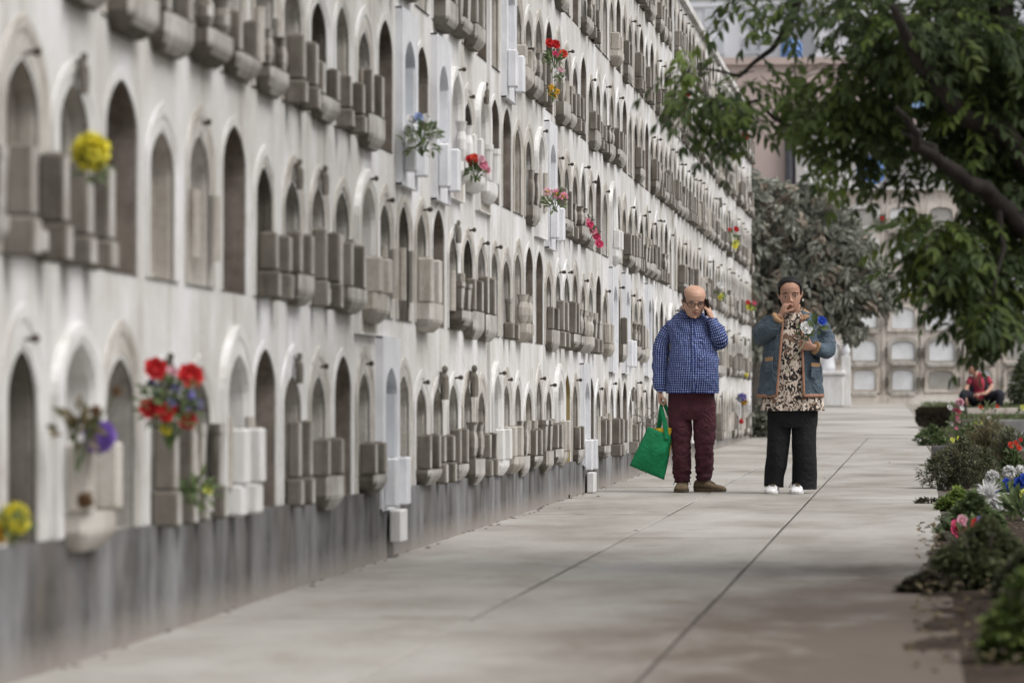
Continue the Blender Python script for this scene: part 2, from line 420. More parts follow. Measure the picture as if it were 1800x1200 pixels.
def planter(mb, cy, z, wd, dp, h, x0, style, m):
    if style == 0: mb.bbox(x0, x0+dp, cy-wd/2, cy+wd/2, z, z+h, .008, m); mb.box(x0+.02, x0+dp-.02, cy-wd/2+.02, cy+wd/2-.02, z+h, z+h+.004, DK)
    elif style == 1:    # fluted / tapered
        rings = [ringe((x0+dp*.5, cy, z+h*q), dp*.5*s_, wd*.5*s_, 12, 3.2) for q, s_ in ((0, .72), (.08, .78), (.8, .97), (.86, 1.08), (1, 1.08))]
        mb.loft(rings, m)
    else:               # scroll shaped urn
        rings = [ringe((x0+dp*.5, cy, z+h*q), dp*.5*s_, wd*.5*s_, 12, 2.4) for q, s_ in ((0, .5), (.1, .75), (.3, 1.0), (.55, 1.0), (.75, .72), (.92, .9), (1, 1.05))]
        mb.loft(rings, m)
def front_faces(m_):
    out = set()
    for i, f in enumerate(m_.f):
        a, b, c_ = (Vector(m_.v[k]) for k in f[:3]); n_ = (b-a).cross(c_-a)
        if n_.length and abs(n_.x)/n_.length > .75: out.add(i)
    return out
def make_cell(c, rest):
    r, k, cy, z0, ty, ta, th, A = c
    q = random.Random(r*1000+k+500)
    S_ = {}
    def part(n):
        if n not in S_: S_[n] = MB()
        return S_[n]
    N = MB()
    if ty in ('open', 'yellow'):
        deep = shift(A, XW-.9)
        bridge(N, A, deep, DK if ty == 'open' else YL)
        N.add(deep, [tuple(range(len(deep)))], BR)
        E = scaled(A, cy, z0, -.03, 0, -.035)
        bridge(N, shift(E, XW+.006), shift(A, XW+.006), PL); bridge(N, shift(E, XW), shift(E, XW+.006), PL)
        bridge(N, shift(A, XW+.006), shift(A, XW), PL)
    elif ty == 'marble':
        fr = MB(); zb = z0-.03-(.12 if q.random() < .7 or (r, k) in MARB else 0); zt = z0+th+.1
        if r == 0: zb = z0-.1 if (r, k) != (0, 21) else z0-.05
        fx = XW+.035
        I = scaled(A, cy, z0, .06, .12, .05)
        # front board with arched hole
        yA, yB = cy-.36, cy+.36
        n = len(I); B = []
        for i in range(n):
            j = min(i, n-1-i); hw = (yB-yA)/2; yy = 0 if j <= 4 else (j-4)/((n-1)/2-4)*hw
            B.append((fx, yA+yy if i <= (n-1)/2 else yB-yy, zb+(zt-zb)*min(1, j/4)))
        I2 = shift(I, fx)
        fr.add(I2+B, [(i, i+1, n+i+1, n+i) for i in range(n-1)]+[(n-1, 0, n, 2*n-1)], 0)
        bridge(fr, I2, shift(I, XW-.05), 0)
        fr.box(XW, fx-.001, yA, yA+.012, zb, zt); fr.box(XW, fx-.001, yB-.012, yB, zb, zt); fr.box(XW, fx-.001, yA, yB, zb, zb+.01); fr.box(XW, fx-.001, yA, yB, zt-.01, zt)
        S_['marble_frame'] = (fr, M_MARBLE)
        bk = shift(I, XW-.05); g_ = q.random() < .5 or (r, k) == (0, 5)
        N.add(bk, [tuple(range(len(bk)))], GL if g_ else MA)
        # hinges / handle, door stile
        d = MB(); d.box(XW-.045, fx+.006, cy+.10, cy+.14, z0+.14, z0+th*.72, 0)
        S_['door_stile'] = (d, M_MARBLE)
        if q.random() < .5 or r == 0:
            for s in (-1, 1):
                pp = MB(); planter(pp, cy+s*.25, z0-.08, .12, .06, .24, fx+.002, 0, 0); S_[('planter', s)] = (pp, M_MARBLE)
        if (r, k) in ((0, 5), (0, 21)):
            pp = MB(); pp.bbox(fx+.002, fx+.06, cy-.1, cy+.18, z0-.26, z0-.1); S_['name_plate'] = (pp, M_WHITEPAINT)
    else:
        pal = ty == 'whitep' or q.random() < .07
        raised = .009 if ty == 'classic' else .03
        sur = (OP if q.random() < .6 else PL) if ty == 'classic' else WP
        # raised surround with pointed outline
        oa = min(.385, ta+q.uniform(.09, .15)); oh = min(.76, th+q.uniform(.06, .15))
        zb = z0-.0
        O = arch(cy, zb, oa, oh*.66, oh, XW, rnd=2.0)
        if ty == 'whitep': O = [(p[0], p[1], p[2]-(.1 if i in (0, len(O)-1) and r > 0 else 0)) for i, p in enumerate(O)]
        bridge(N, shift(O, XW), shift(O, XW+raised), sur)
        mid = scaled(O, cy, zb, .03, 0, .04)
        bridge(N, shift(O, XW+raised), shift(mid, XW+raised), sur)
        gd = .006
        mid2 = shift(scaled(mid, cy, zb, .012, 0, .015), XW+raised-gd)
        bridge(N, shift(mid, XW+raised), mid2, sur)
        Ao = scaled(A, cy, z0, -.012, 0, -.015)
        bridge(N, mid2, shift(Ao, XW+raised-gd), sur if q.random() < .7 else SP)
        u_ = q.random(); st = WP if ty == 'whitep' else (OP if pal or u_ < .3 else SP if u_ < .55 else FR if u_ < .8 else ST)
        cur = shift(Ao, XW+raised-gd)
        nxt = shift(A, XW+raised-.03); bridge(N, cur, nxt, st); cur = nxt
        d = XW
        for sy, dd in ((.0, q.uniform(.05, .12)), (.03, .0), (.0, .035), (.025, 0), (0, .04)):
            p2 = scaled(cur, cy, z0, sy, sy*1.0, sy*1.2) if sy else cur
            d -= dd
            nn_ = shift(p2, d) if dd else [(cur[0][0], p[1], p[2]) for p in p2]
            bridge(N, cur, nn_, st); cur = nn_
        tbm = MB(); tb = shift(cur, cur[0][0]+.003)
        tbm.add(tb, [tuple(range(len(tb)))], 0)
        zc = z0+th*.55
        tbm.box(tb[0][0]+.001, tb[0][0]+.02, cy-.09, cy+.09, zc-.05, zc+.1)
        if q.random() < .5: tbm.tube([(tb[0][0]+.02, cy, zc-.1), (tb[0][0]+.02, cy, zc+.14)], .012, 6); tbm.box(tb[0][0]+.01, tb[0][0]+.03, cy-.05, cy+.05, zc+.06, zc+.08)
        S_['tombstone'] = (tbm, M_MARBLE if q.random() < .3 else (M_STONE_PALE if pal else M_TOMB))
        # colonnettes inside the arch on some
        if q.random() < .18:
            cl = MB()
            for s in (-1, 1): cl.tube([(XW+.02, cy+s*(ta+.02), z0+.1), (XW+.02, cy+s*(ta+.02), z0+th*.62)], .022, 8)
            S_['colonnette'] = (cl, M_STONE_PALE)
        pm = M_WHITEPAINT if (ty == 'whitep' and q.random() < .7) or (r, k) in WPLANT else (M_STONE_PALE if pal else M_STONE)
        if (q.random() < .82) and not (r == 1 and k == -3):
            style = q.choice([0, 0, 0, 0, 1, 2]); h = q.uniform(.14, .24); wd = q.uniform(.075, .12); dp = q.uniform(.045, .08); zp = z0+q.uniform(.08, .12)
            sp = q.uniform(.17, .24)
            for s in (-1, 1):
                if q.random() < .94:
                    pp = MB(); planter(pp, cy+s*sp, zp, wd, dp, h, XW+raised+.001, style, 0)
                    S_[('planter', s)] = (pp, pm)
            # ledge that carries the planters, rounded corbel below
            lg = MB(); lw = sp+wd*.5+q.uniform(-.02, .03)
            if q.random() < .7:
                rr = []
                lo_ = q.choice([-.02, .01, .01, .02])
                for q2, s_, dd in ((lo_-.025, .7, .5), (lo_, .88, .8), (lo_+.025, .96, 1), (lo_+.04, 1, 1.05), (zp-z0-.002, 1, 1.05)):
                    rr.append([(XW+.001, cy-lw*s_, z0+q2), (XW+dp*dd*.8+.01, cy-lw*s_, z0+q2), (XW+dp*dd+.012, cy-lw*s_+.03, z0+q2), (XW+dp*dd+.012, cy+lw*s_-.03, z0+q2), (XW+dp*dd*.8+.01, cy+lw*s_, z0+q2), (XW+.001, cy+lw*s_, z0+q2)])
                lg.loft(rr, 0)
            else:
                for s in (-1, 1): lg.bbox(XW+.001, XW+dp+.02, cy+s*sp-wd*.55, cy+s*sp+wd*.55, z0-.01, zp-.002, .01)
                lg.bbox(XW+.002, XW+dp*.6, cy-sp+wd*.56, cy+sp-wd*.56, z0+.01, zp-.02, .01)
            S_['ledge'] = (lg, pm)
        if (r, k) in STAT or q.random() < .02:
            s = MB(); zs = z0+th+.06; x = XW+.05; k0 = len(s.v); fsc = .72 if (r, k) in ((0, 8), (0, 10)) else .5
            s.loft([ringe((x, cy, zs-.17+zz), a_, b_, 10) for zz, a_, b_ in ((0, .03, .05), (.06, .035, .05), (.12, .035, .045), (.17, .03, .04), (.2, .015, .02), (.21, .015, .018))])
            s.ell((x, cy, zs+.065), (.025, .023, .03), 10, 7)
            for e in (-1, 1): s.tube([(x-.01, cy+e*.035, zs), (x-.02, cy+e*.075, zs+.04), (x-.02, cy+e*.065, zs-.06)], [.012, .018, .006], 6)
            s.v = [(XW+.012+(vx-XW-.012)*fsc, cy+(vy-cy)*fsc, zs-.02+(vz-zs+.02)*fsc) for vx, vy, vz in s.v]
            S_['statuette'] = (s, M_STONE)
        elif q.random() < .5:
            s = MB(); zs = z0+th+q.uniform(.015, .05); x = XW+raised
            ln = q.uniform(.035, .055)
            s.tube([(x, cy, zs), (x+ln*.55, cy, zs+.004)], .006, 6); s.ell((x+ln*.7, cy, zs+.004), (ln*.3, .014, .014), 8, 6)
            S_['iron_stud'] = (s, M_IRON)
    if rest is not None:
        tgt = rest
        o = len(tgt.v); tgt.v += N.v; tgt.f += [tuple(o+i for i in f) for f in N.f]; tgt.m += N.m; tgt.uv += N.uv
        for kk, (m_, mt) in S_.items():
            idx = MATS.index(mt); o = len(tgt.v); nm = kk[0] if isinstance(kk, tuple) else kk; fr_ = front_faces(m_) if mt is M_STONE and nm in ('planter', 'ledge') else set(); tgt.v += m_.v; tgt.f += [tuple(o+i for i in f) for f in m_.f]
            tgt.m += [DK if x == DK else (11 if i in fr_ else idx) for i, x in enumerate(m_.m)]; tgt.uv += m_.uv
        return
    o = wp(N.build('niche', MATS, wall))
    for kk, (m_, mt) in S_.items():
        nm = kk[0] if isinstance(kk, tuple) else kk
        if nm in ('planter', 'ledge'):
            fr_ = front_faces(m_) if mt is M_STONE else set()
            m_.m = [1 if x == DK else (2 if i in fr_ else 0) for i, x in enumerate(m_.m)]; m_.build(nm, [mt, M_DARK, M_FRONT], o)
        else: m_.build(nm, mt, o)
def proj(x, y, z):
    v = CM.inverted() @ Vector((x, y, z))
    return 900+FPX*v.x/-v.z, 600-FPX*v.y/-v.z, -v.z
def vis(c):
    px, py, d = proj(XW, c[2], c[3]+.3); h = .6*FPX/d
    return -60 < px and py+h*.75 > 0 and py-h*.5 < 1200
seen = [c for c in CELLS if vis(c)]; seen.sort(key=lambda c: c[2])
near_ = set((c[0], c[1]) for c in seen[:100])
rest = MB()
for c in CELLS:
    make_cell(c, None if (c[0], c[1]) in near_ else rest)
o = wp(rest.build('niches', MATS, wall)); tag(o, kind='stuff')

# ------------------------------------------------------------------ far wall of niches
YF = 89.6
M_BEIGE = stone('beige_render', (.55, .49, .43, 1), (.68, .62, .56, 1), (.80, .76, .71, 1), .8)
M_PLAQ = simple('plaque_marble', (.86, .88, .90, 1), (.70, .71, .72, 1), 2.5, .5, 0)
M_PLAQ2 = simple('plaque_grey', (.46, .45, .43, 1), (.36, .34, .31, 1), 2.5, .7, 0)
fw = thing('far_niche_wall', 'beige niche wall with arched frames and white plaques, closing the end of the path', 'burial wall', (1.5, YF, 1.0))
FL = Vector((1.5, YF, 1.0))
def fp(o): o.location = -FL; return o
mb = MB(); mb.box(-5.4, 9, YF, YF+2.2, .9, 5.36)
mb.box(-5.4, 9, YF-.10, YF, .9, 1.16)
for i in range(-5, 13): mb.box(-1.17+.787*(i+.5)-.035, -1.17+.787*(i+.5)+.035, YF-.02, YF, 1.16, 5.2)
fp(mb.build('rendered_wall', M_BEIGE, fw))
mb = MB(); mb.box(-5.5, .2, YF-.16, YF+2.3, 5.36, 5.47); mb.box(.2, 9.1, YF-.12, YF+2.3, 5.36, 5.60)
fp(mb.build('coping', M_WHITEPAINT, fw))
rf = random.Random(5)
def farch(cx, cz, a, h, y, n=6, k=.28):
    P = [(cx-a, y, cz-h/2), (cx-a, y, cz+h/2-h*k)]
    for i in range(1, n): q = i/n; P.append((cx-a*math.cos(math.pi*q), y, cz+h/2-h*k+h*k*math.sin(math.pi*q)**.7))
    P += [(cx+a, y, cz+h/2-h*k), (cx+a, y, cz-h/2)]; return P
FZ = [1.465, 2.07, 2.73, 3.43, 4.13, 4.80]
for r_, cz in enumerate(FZ):
    for i in range(-4, 9):
        cx = -1.17+.787*i
        q = rf.random(); white = (i in (0,) and r_ in (4, 5)) or q < .12
        n_ = MB(); a, h = rf.uniform(.30, .35), rf.uniform(.50, .58)
        o1 = farch(cx, cz+.02, a, h, YF); o2 = farch(cx, cz+.02, a, h, YF-.05); i2 = farch(cx, cz, a-.07, h-.13, YF-.05); i3 = farch(cx, cz, a-.07, h-.13, YF-.004)
        bridge(n_, o2, o1, 0); bridge(n_, i2, o2, 0); bridge(n_, i3, i2, 0)
        fr = fp(n_.build('niche', M_WHITEPAINT if white else (M_STONE_PALE if q < .55 else M_BEIGE), fw))
        p_ = MB(); pa = farch(cx, cz, a-.09, h-.17, YF-.012, 6, .2)
        p_.add(pa, [tuple(range(len(pa)))]); bridge(p_, pa, [(x, YF-.002, z) for x, y, z in pa], 0)
        (p_.build('plaque', M_PLAQ if q < .8 else M_PLAQ2, fr))
        if rf.random() < .6:
            l_ = MB(); l_.bbox(cx-a+.05, cx+a-.05, YF-.12, YF-.051, cz-h/2-.05, cz-h/2+.03, .01); l_.build('ledge', M_STONE_PALE, fr)
        if rf.random() < .6:
            for s in (-1, 1):
                l_ = MB(); l_.bbox(cx+s*(a+.02)-.03, cx+s*(a+.02)+.03, YF-.12, YF-.051, cz-.14, cz+.06, .006); l_.build('planter', M_STONE, fr)

# crosses and urns that stand on the far wall
rq = random.Random(3)
for i, (px, h_) in enumerate(((1424, .5), (1447, .42), (1477, .55), (1490, .4), (1632, .35))):
    p = atY(px, 333, YF+.2); zt = 5.47 if p.x < .2 else 5.60
    c_ = MB(); c_.bbox(-.09, .09, -.09, .09, 0, .1, .01); c_.bbox(-.03, .03, -.03, .03, .1, h_, .005); c_.bbox(-.12, .12, -.028, .028, h_*.62, h_*.62+.06, .005)
    o = c_.build('stone_cross', M_WHITEPAINT, loc=(p.x, YF+.2, zt))
    tag(o, ['small white cross on the far wall, farthest left of the row', 'short white cross on the far wall, second from the left', 'tallest white cross on the far wall coping', 'lowest white cross on the far wall, beside the tallest one', 'white cross on the far wall above its right half, behind the leaves'][i], 'cross', 'crosses on the far wall coping')

# ------------------------------------------------------------------ buildings beyond
M_MAUVE = simple('mauve_render', (.56, .455, .425, 1), (.49, .40, .375, 1), .5, .9, .05)
M_MAUVEG = simple('grey_render', (.55, .54, .53, 1), (.49, .48, .48, 1), .6, .9, .05)
M_LILAC = simple('lilac_render', (.74, .745, .80, 1), (.70, .705, .77, 1), .12, .9, 0)
M_LILAC2 = simple('pale_render', (.80, .81, .85, 1), (.76, .77, .82, 1), .1, .9, 0)
M_PANE = simple('window_pane', (.55, .57, .64, 1), (.62, .64, .70, 1), .4, .3, 0, spec=.6)
M_PIPE = simple('drain_pipe', (.10, .10, .12, 1), None, 4, .6, 0)
M_TARP = simple('blue_tarpaulin', (.10, .20, .52, 1), (.20, .36, .70, 1), 1.6, .5, .3)
M_TARP2 = simple('pale_blue_tarpaulin', (.36, .55, .85, 1), (.20, .36, .62, 1), 1.6, .5, .3)
YM = 112
def building(name, label, x0, x1, y0, y1, zt, wallm, wins, winm, extra=None):
    b = thing(name, label, 'building', ((x0+x1)/2, y0, .9)); L = Vector(b.location)
    m = MB(); m.box(x0, x1, y0, y1, .8, zt); o = m.build('wall', wallm, b); o.location = -L
    m = MB(); m.box(x0-.1, x1+.1, y0-.1, y1, zt, zt+.18); o = m.build('parapet', wallm, b); o.location = -L
    for (a, c, z0, z1) in wins:
        m = MB(); m.box(a-.07, c+.07, y0-.07, y0-.001, z0-.07, z1+.07); f = m.build('window', M_LILAC2, b); f.location = -L
        m = MB(); m.box(a, c, y0-.075, y0-.071, z0, z1); m.build('pane', winm, f)
        m = MB(); m.box((a+c)/2-.03, (a+c)/2+.03, y0-.09, y0-.0755, z0, z1); m.build('mullion', M_LILAC2, f)
    return b, L
pz = lambda py: CZ+(718-py)/FPX*YM
b, L = building('mauve_building', 'flat mauve rendered building with a dark drain pipe, behind the far wall', -6.5, 9, YM, YM+14, pz(114), M_MAUVE, [(-.7, -.2, pz(180), pz(150)), (2.4, 3.1, pz(190), pz(150)), (-2.35, -2.05, 8.2, 8.9)], M_PANE)
m = MB(); m.tube([(-3.36, YM-.15, .9), (-3.36, YM-.15, pz(228))], .12, 8); o = m.build('drain_pipe', M_PIPE, b); o.location = -L
m = MB(); m.box(-3.2, 1.0, YM-.3, YM-.01, .9, pz(225)); o = m.build('grey_annex_wall', M_MAUVEG, b); o.location = -L
m = MB(); m.box(-.6, 9, YM-1.2, YM-.31, pz(250), pz(240)); o = m.build('balcony_slab', M_LILAC2, b); o.location = -L
def tarp(px, py, w_, h_, Y, m, label):
    p = atY(px, py, Y); mb = MB(); n = 6
    vs = [(-w_/2+w_*i/n, .12*mn.noise(Vector((i*.7, j*.6, px))), -h_/2+h_*j/n+.05*math.sin(i*1.3)) for j in range(n+1) for i in range(n+1)]
    back = [(v[0], v[1]+.03, v[2]) for v in vs]; o_ = len(vs)
    fs = [(j*(n+1)+i, j*(n+1)+i+1, (j+1)*(n+1)+i+1, (j+1)*(n+1)+i) for j in range(n) for i in range(n)]
    mb.add(vs, fs); mb.add(back, [tuple(reversed(f)) for f in fs])
    o = mb.build('tarpaulin', m, smooth=True, loc=p); tag(o, label, 'tarpaulin', 'blue tarpaulins beyond the far wall'); return o
mb = MB(); mb.loft([ringe((0, 0, z), r_, r_, 20) for z, r_ in ((0, .26), (.03, .28), (.22, .28), (.25, .30), (.28, .28), (.42, .27), (.49, .2), (.51, .1), (.55, .1), (.56, .01))])
p = atY(1391, 114, YM+.8)
tag(mb.build('water_tank', M_TARP, smooth=True, loc=(p.x, YM+.8, pz(114)+.18)), 'round blue water tank on the mauve building roof', 'water tank')
tarp(1613, 180, .85, .7, YM-.9, M_TARP2, 'pale blue tarpaulin hung on the mauve building, seen between branches')
tarp(1531, 297, .55, .55, YF+.9, M_TARP, 'deep blue tarpaulin just above the far wall coping')
YL = 175
lz = lambda py: CZ+(718-py)/FPX*YL
building('lilac_apartments', 'pale lilac apartment block with faint windows, above the mauve building at left', -14, -4.2, YL, YL+10, lz(12), M_LILAC2,
  [(-8.6+i*1.5, -7.9+i*1.5, lz(92-j*48), lz(66-j*48)) for i in range(3) for j in range(2)], M_PANE)
building('grey_apartments', 'pale grey lilac block with two columns of faint windows, right of the paler block', -4.1, 14, YL-6, YL+10, lz(-40), M_LILAC,
  [(-3.4+i*1.7, -2.8+i*1.7, lz(80-j*46), lz(56-j*46)) for i in range(9) for j in range(3)], M_PANE)

# ------------------------------------------------------------------ trees
M_BARK = simple('dark_bark', (.060, .050, .045, 1), (.03, .026, .024, 1), 9, .95, .8, .02, (1, 1, .4))
M_BARK2 = simple('grey_bark', (.16, .14, .12, 1), (.09, .08, .07, 1), 9, .95, .6, .02, (1, 1, .4))
LV = [leafmat('leaf_deep', (.10, .145, .055, 1), (.065, .10, .042, 1), .45), leafmat('leaf_mid', (.20, .27, .085, 1), (.13, .185, .065, 1), .5), leafmat('leaf_fresh', (.22, .30, .07, 1), (.12, .18, .045, 1), .45)]
rt = random.Random(77)
def compound(mb, p, d, L, n, lw, ll, mi, rr, droop=.5):
    d = d.normalized(); up = Vector((0, 0, 1)); side = d.cross(up)
    if side.length < .05: side = Vector((1, 0, 0))
    side.normalize(); up2 = side.cross(d)
    roll = rr.uniform(-.7, .7); side = (side*math.cos(roll)+up2*math.sin(roll)); up2 = side.cross(d)
    prev = p
    for i in range(n):
        q = (i+1)/n; c = p+d*L*q-Vector((0, 0, 1))*droop*L*q*q
        dd = (c-prev).normalized(); prev = c
        f = ll*(1-.35*abs(q-.5))
        for s in (-1, 1):
            v = (side*s*.9+dd*.75+Vector((rr.uniform(-.2, .2), rr.uniform(-.2, .2), rr.uniform(-.45, .05)))).normalized()
            mb.leaf(c, v, up2, f*rr.uniform(.8, 1.1), lw*rr.uniform(.8, 1.1), mi if rr.random() < .85 else min(2, mi+1), .18, .2)
    mb.leaf(prev, dd, up2, ll, lw, mi, .18, .2)
    mb.tube([p, p+d*L*.5-Vector((0, 0, 1))*droop*L*.25, prev], [.003, .0025, .0015], 3, 3)
TY = 20.0
tree = thing('leafy_tree', 'dark leafy tree with pinnate leaves leaning in over the garden bed from the right', 'tree', (1.35, TY, g(TY)))
TL = Vector(tree.location)
def P3(px, py, Y=TY): return atY(px, py, Y)-TL
trunk = MB()
trunk.tube([(0, 0, -.1), (.0, 0, .25), (-.06, .05, .8), P3(1930, 470, TY), P3(1850, 330), P3(1790, 200, TY+.1), P3(1760, 40, TY+.2), P3(1745, -160, TY+.3), P3(1720, -420, TY+.3)], [.17, .125, .11, .10, .085, .075, .065, .05, .035], 12)
def limb(pts, r0, r1):
    P = []
    for i, (px, py, dy) in enumerate(pts): P.append(P3(px, py, TY+dy))
    out = []
    for i in range(len(P)-1):
        for q in (0, .5): out.append(P[i].lerp(P[i+1], q)+Vector((rt.uniform(-1, 1), rt.uniform(-1, 1), rt.uniform(-1, 1)))*.012)
    out.append(P[-1])
    n = len(out); trunk.tube(out, [r0+(r1-r0)*i/(n-1) for i in range(n)], 8)
limb([(1850, 330, 0), (1790, 400, -.2), (1755, 350, -.3), (1706, 320, -.5), (1660, 285, -.6), (1615, 262, -.7), (1603, 215, -.8), (1575, 190, -.9)], .055, .012)
limb([(1660, 285, -.6), (1640, 260, -.6), (1585, 232, -.5)], .022, .007)
limb([(1790, 200, .1), (1730, 215, .3), (1660, 205, .4), (1585, 195, .3), (1500, 215, .2), (1400, 230, .1)], .05, .006)
limb([(1850, 330, 0), (1760, 230, -.2), (1690, 200, -.4), (1640, 140, -.5), (1600, 80, -.6), (1570, 10, -.7)], .06, .02)
limb([(1760, 40, .2), (1680, 20, .3), (1600, -40, .4), (1450, -60, .5), (1400, -20, .5), (1395, 20, .5), (1385, 50, .5), (1360, 90, .5), (1300, 130, .4), (1230, 120, .2)], .045, .004)
limb([(1755, 350, -.3), (1765, 440, -.3), (1745, 520, -.5)], .02, .005)
limb([(1400, 230, .1), (1330, 180, .2), (1260, 190, .2), (1190, 160, .3)], .012, .003)
for (x, y, z, ex, ey, ez) in ((0, 0, 2.0, 1.8, .3, 3.4), (0, .1, 2.4, .6, 1.6, 4.2), (-.1, .1, 2.6, .5, -1.8, 4.4), (-.2, .2, 3.0, -1.2, -1.2, 4.6), (0, 0, 1.8, 1.4, -1.4, 3.0), (-.2, .2, 3.0, -1.4, 1.0, 4.8)):
    trunk.tube([(x, y, z), ((x+ex)/2, (y+ey)/2, (z+ez)/2+.2), (ex, ey, ez)], [.05, .035, .012], 7)
trunk.build('trunk', M_BARK, tree, smooth=True)
BL = [ # px, py, radius px, depth offset, sprays, tone
 (1215,120,26,.2,10,1),(1195,85,14,.2,5,2),(1235,170,34,.1,28,0),(1285,190,34,.2,30,0),(1240,215,18,.1,10,0),(1300,150,22,.3,10,0),(1335,135,24,.4,9,1),(1390,115,22,.4,8,1),(1330,95,16,.4,4,1),
 (1294,0,16,.5,8,0),(1362,8,16,.5,8,0),(1330,-20,40,.5,12,0),(1420,-10,34,.4,16,0),(1470,5,26,.3,14,0),
 (1430,150,26,0,16,1),(1440,205,36,0,28,1),(1400,250,22,0,9,1),(1395,215,20,.1,8,1),(1480,120,26,.1,18,1),(1490,195,45,0,42,1),(1545,90,44,-.2,45,0),(1520,30,40,-.2,34,0),(1500,255,34,0,30,0),(1550,230,42,.1,44,0),(1560,165,34,.2,34,0),(1455,300,24,-.1,12,1),(1505,310,20,-.1,12,0),(1545,300,34,0,30,0),(1592,330,18,-.1,8,0),
 (1580,60,40,-.4,36,0),(1650,50,55,-.3,60,0),(1640,0,55,.2,48,0),(1730,60,65,-.2,75,0),(1790,40,50,.3,48,0),(1700,130,48,.2,50,0),(1720,180,48,-.2,50,0),(1780,150,55,0,60,0),(1660,180,26,.3,20,0),(1690,250,38,0,36,0),(1740,270,48,.2,46,0),(1790,260,50,.2,46,0),(1640,225,20,.1,10,0),
 (1650,390,34,-.3,30,2),(1620,405,22,-.4,12,2),(1690,400,34,-.2,30,1),(1665,440,40,-.3,44,0),(1625,450,20,-.3,10,1),(1720,450,48,-.1,56,0),(1780,400,48,.1,46,0),(1740,520,44,-.2,52,0),(1790,500,40,.1,44,0),(1755,560,26,-.3,22,0),(1700,490,30,-.2,24,0),(1730,350,38,.1,34,0),(1790,330,40,.1,36,0),
 (1860,120,90,.2,70,0),(1870,350,80,.2,60,0),(1850,500,60,.1,40,0),(1700,-60,110,.2,80,0),(1540,-50,70,.1,45,0)]
cr = MB()
for (px, py, rp_, dy, n, tone) in BL:
    if py > 190 and py < 345 and px < 1612: py -= 34; rp_ *= .85; n *= .75
    rm = rp_/FPX*TY
    C0 = P3(px, py, TY+dy)
    for i in range(int(n*(.8 if px > 1640 and py < 330 else .6 if px > 1380 else .55))):
        v = Vector((rt.gauss(0, 1), rt.gauss(0, 1), rt.gauss(0, 1))); v.normalize(); v *= rm*rt.random()**.45
        v.y *= 2.2
        p = C0+v*.72
        d = Vector((v.x*1.2+rt.uniform(-.5, .35)*rm, v.y*.6+rt.uniform(-.6, .6)*rm, v.z*.7-rt.uniform(0, .5)*rm))
        if d.length < 1e-3: d = Vector((-.3, 0, -.1))
        mi = tone if rt.random() < .72 else rt.choice([0, 1, 1, 2])
        compound(cr, p, d, rt.uniform(.12, .21), rt.choice([4, 5, 5]), .029, .084, mi, rt, rt.uniform(.2, .7))
for (x, y, z, rr_, n) in ((.6, -.4, 3.2, .9, 120), (1.7, .4, 3.2, .9, 110), (.4, 1.6, 3.8, .9, 110), (.3, -1.9, 4.0, 1.0, 150), (-1.1, -1.4, 4.3, .9, 150), (-1.2, .9, 4.6, .8, 90), (1.4, -1.5, 2.9, .8, 90), (0, 0, 4.8, 1.1, 160), (-.7, -2.6, 4.0, .8, 110), (.3, -3.6, 3.6, .9, 150), (-.3, -4.6, 3.8, .9, 130), (1.0, -4.2, 3.4, .9, 120)):  # unseen lumps fill out the crown; the nearest are added to shade the path
    for i in range(int(n*(.8 if px > 1640 and py < 330 else .6 if px > 1380 else .55))):
        v = Vector((rt.gauss(0, 1), rt.gauss(0, 1), rt.gauss(0, 1))).normalized()*rr_*rt.random()**.4
        compound(cr, Vector((x, y, z))+v, v+Vector((0, 0, -.2)), rt.uniform(.2, .3), 5, .05, .13, rt.choice([0, 0, 1]), rt, .4)
cr.build('crown', LV+[M_BARK], tree)

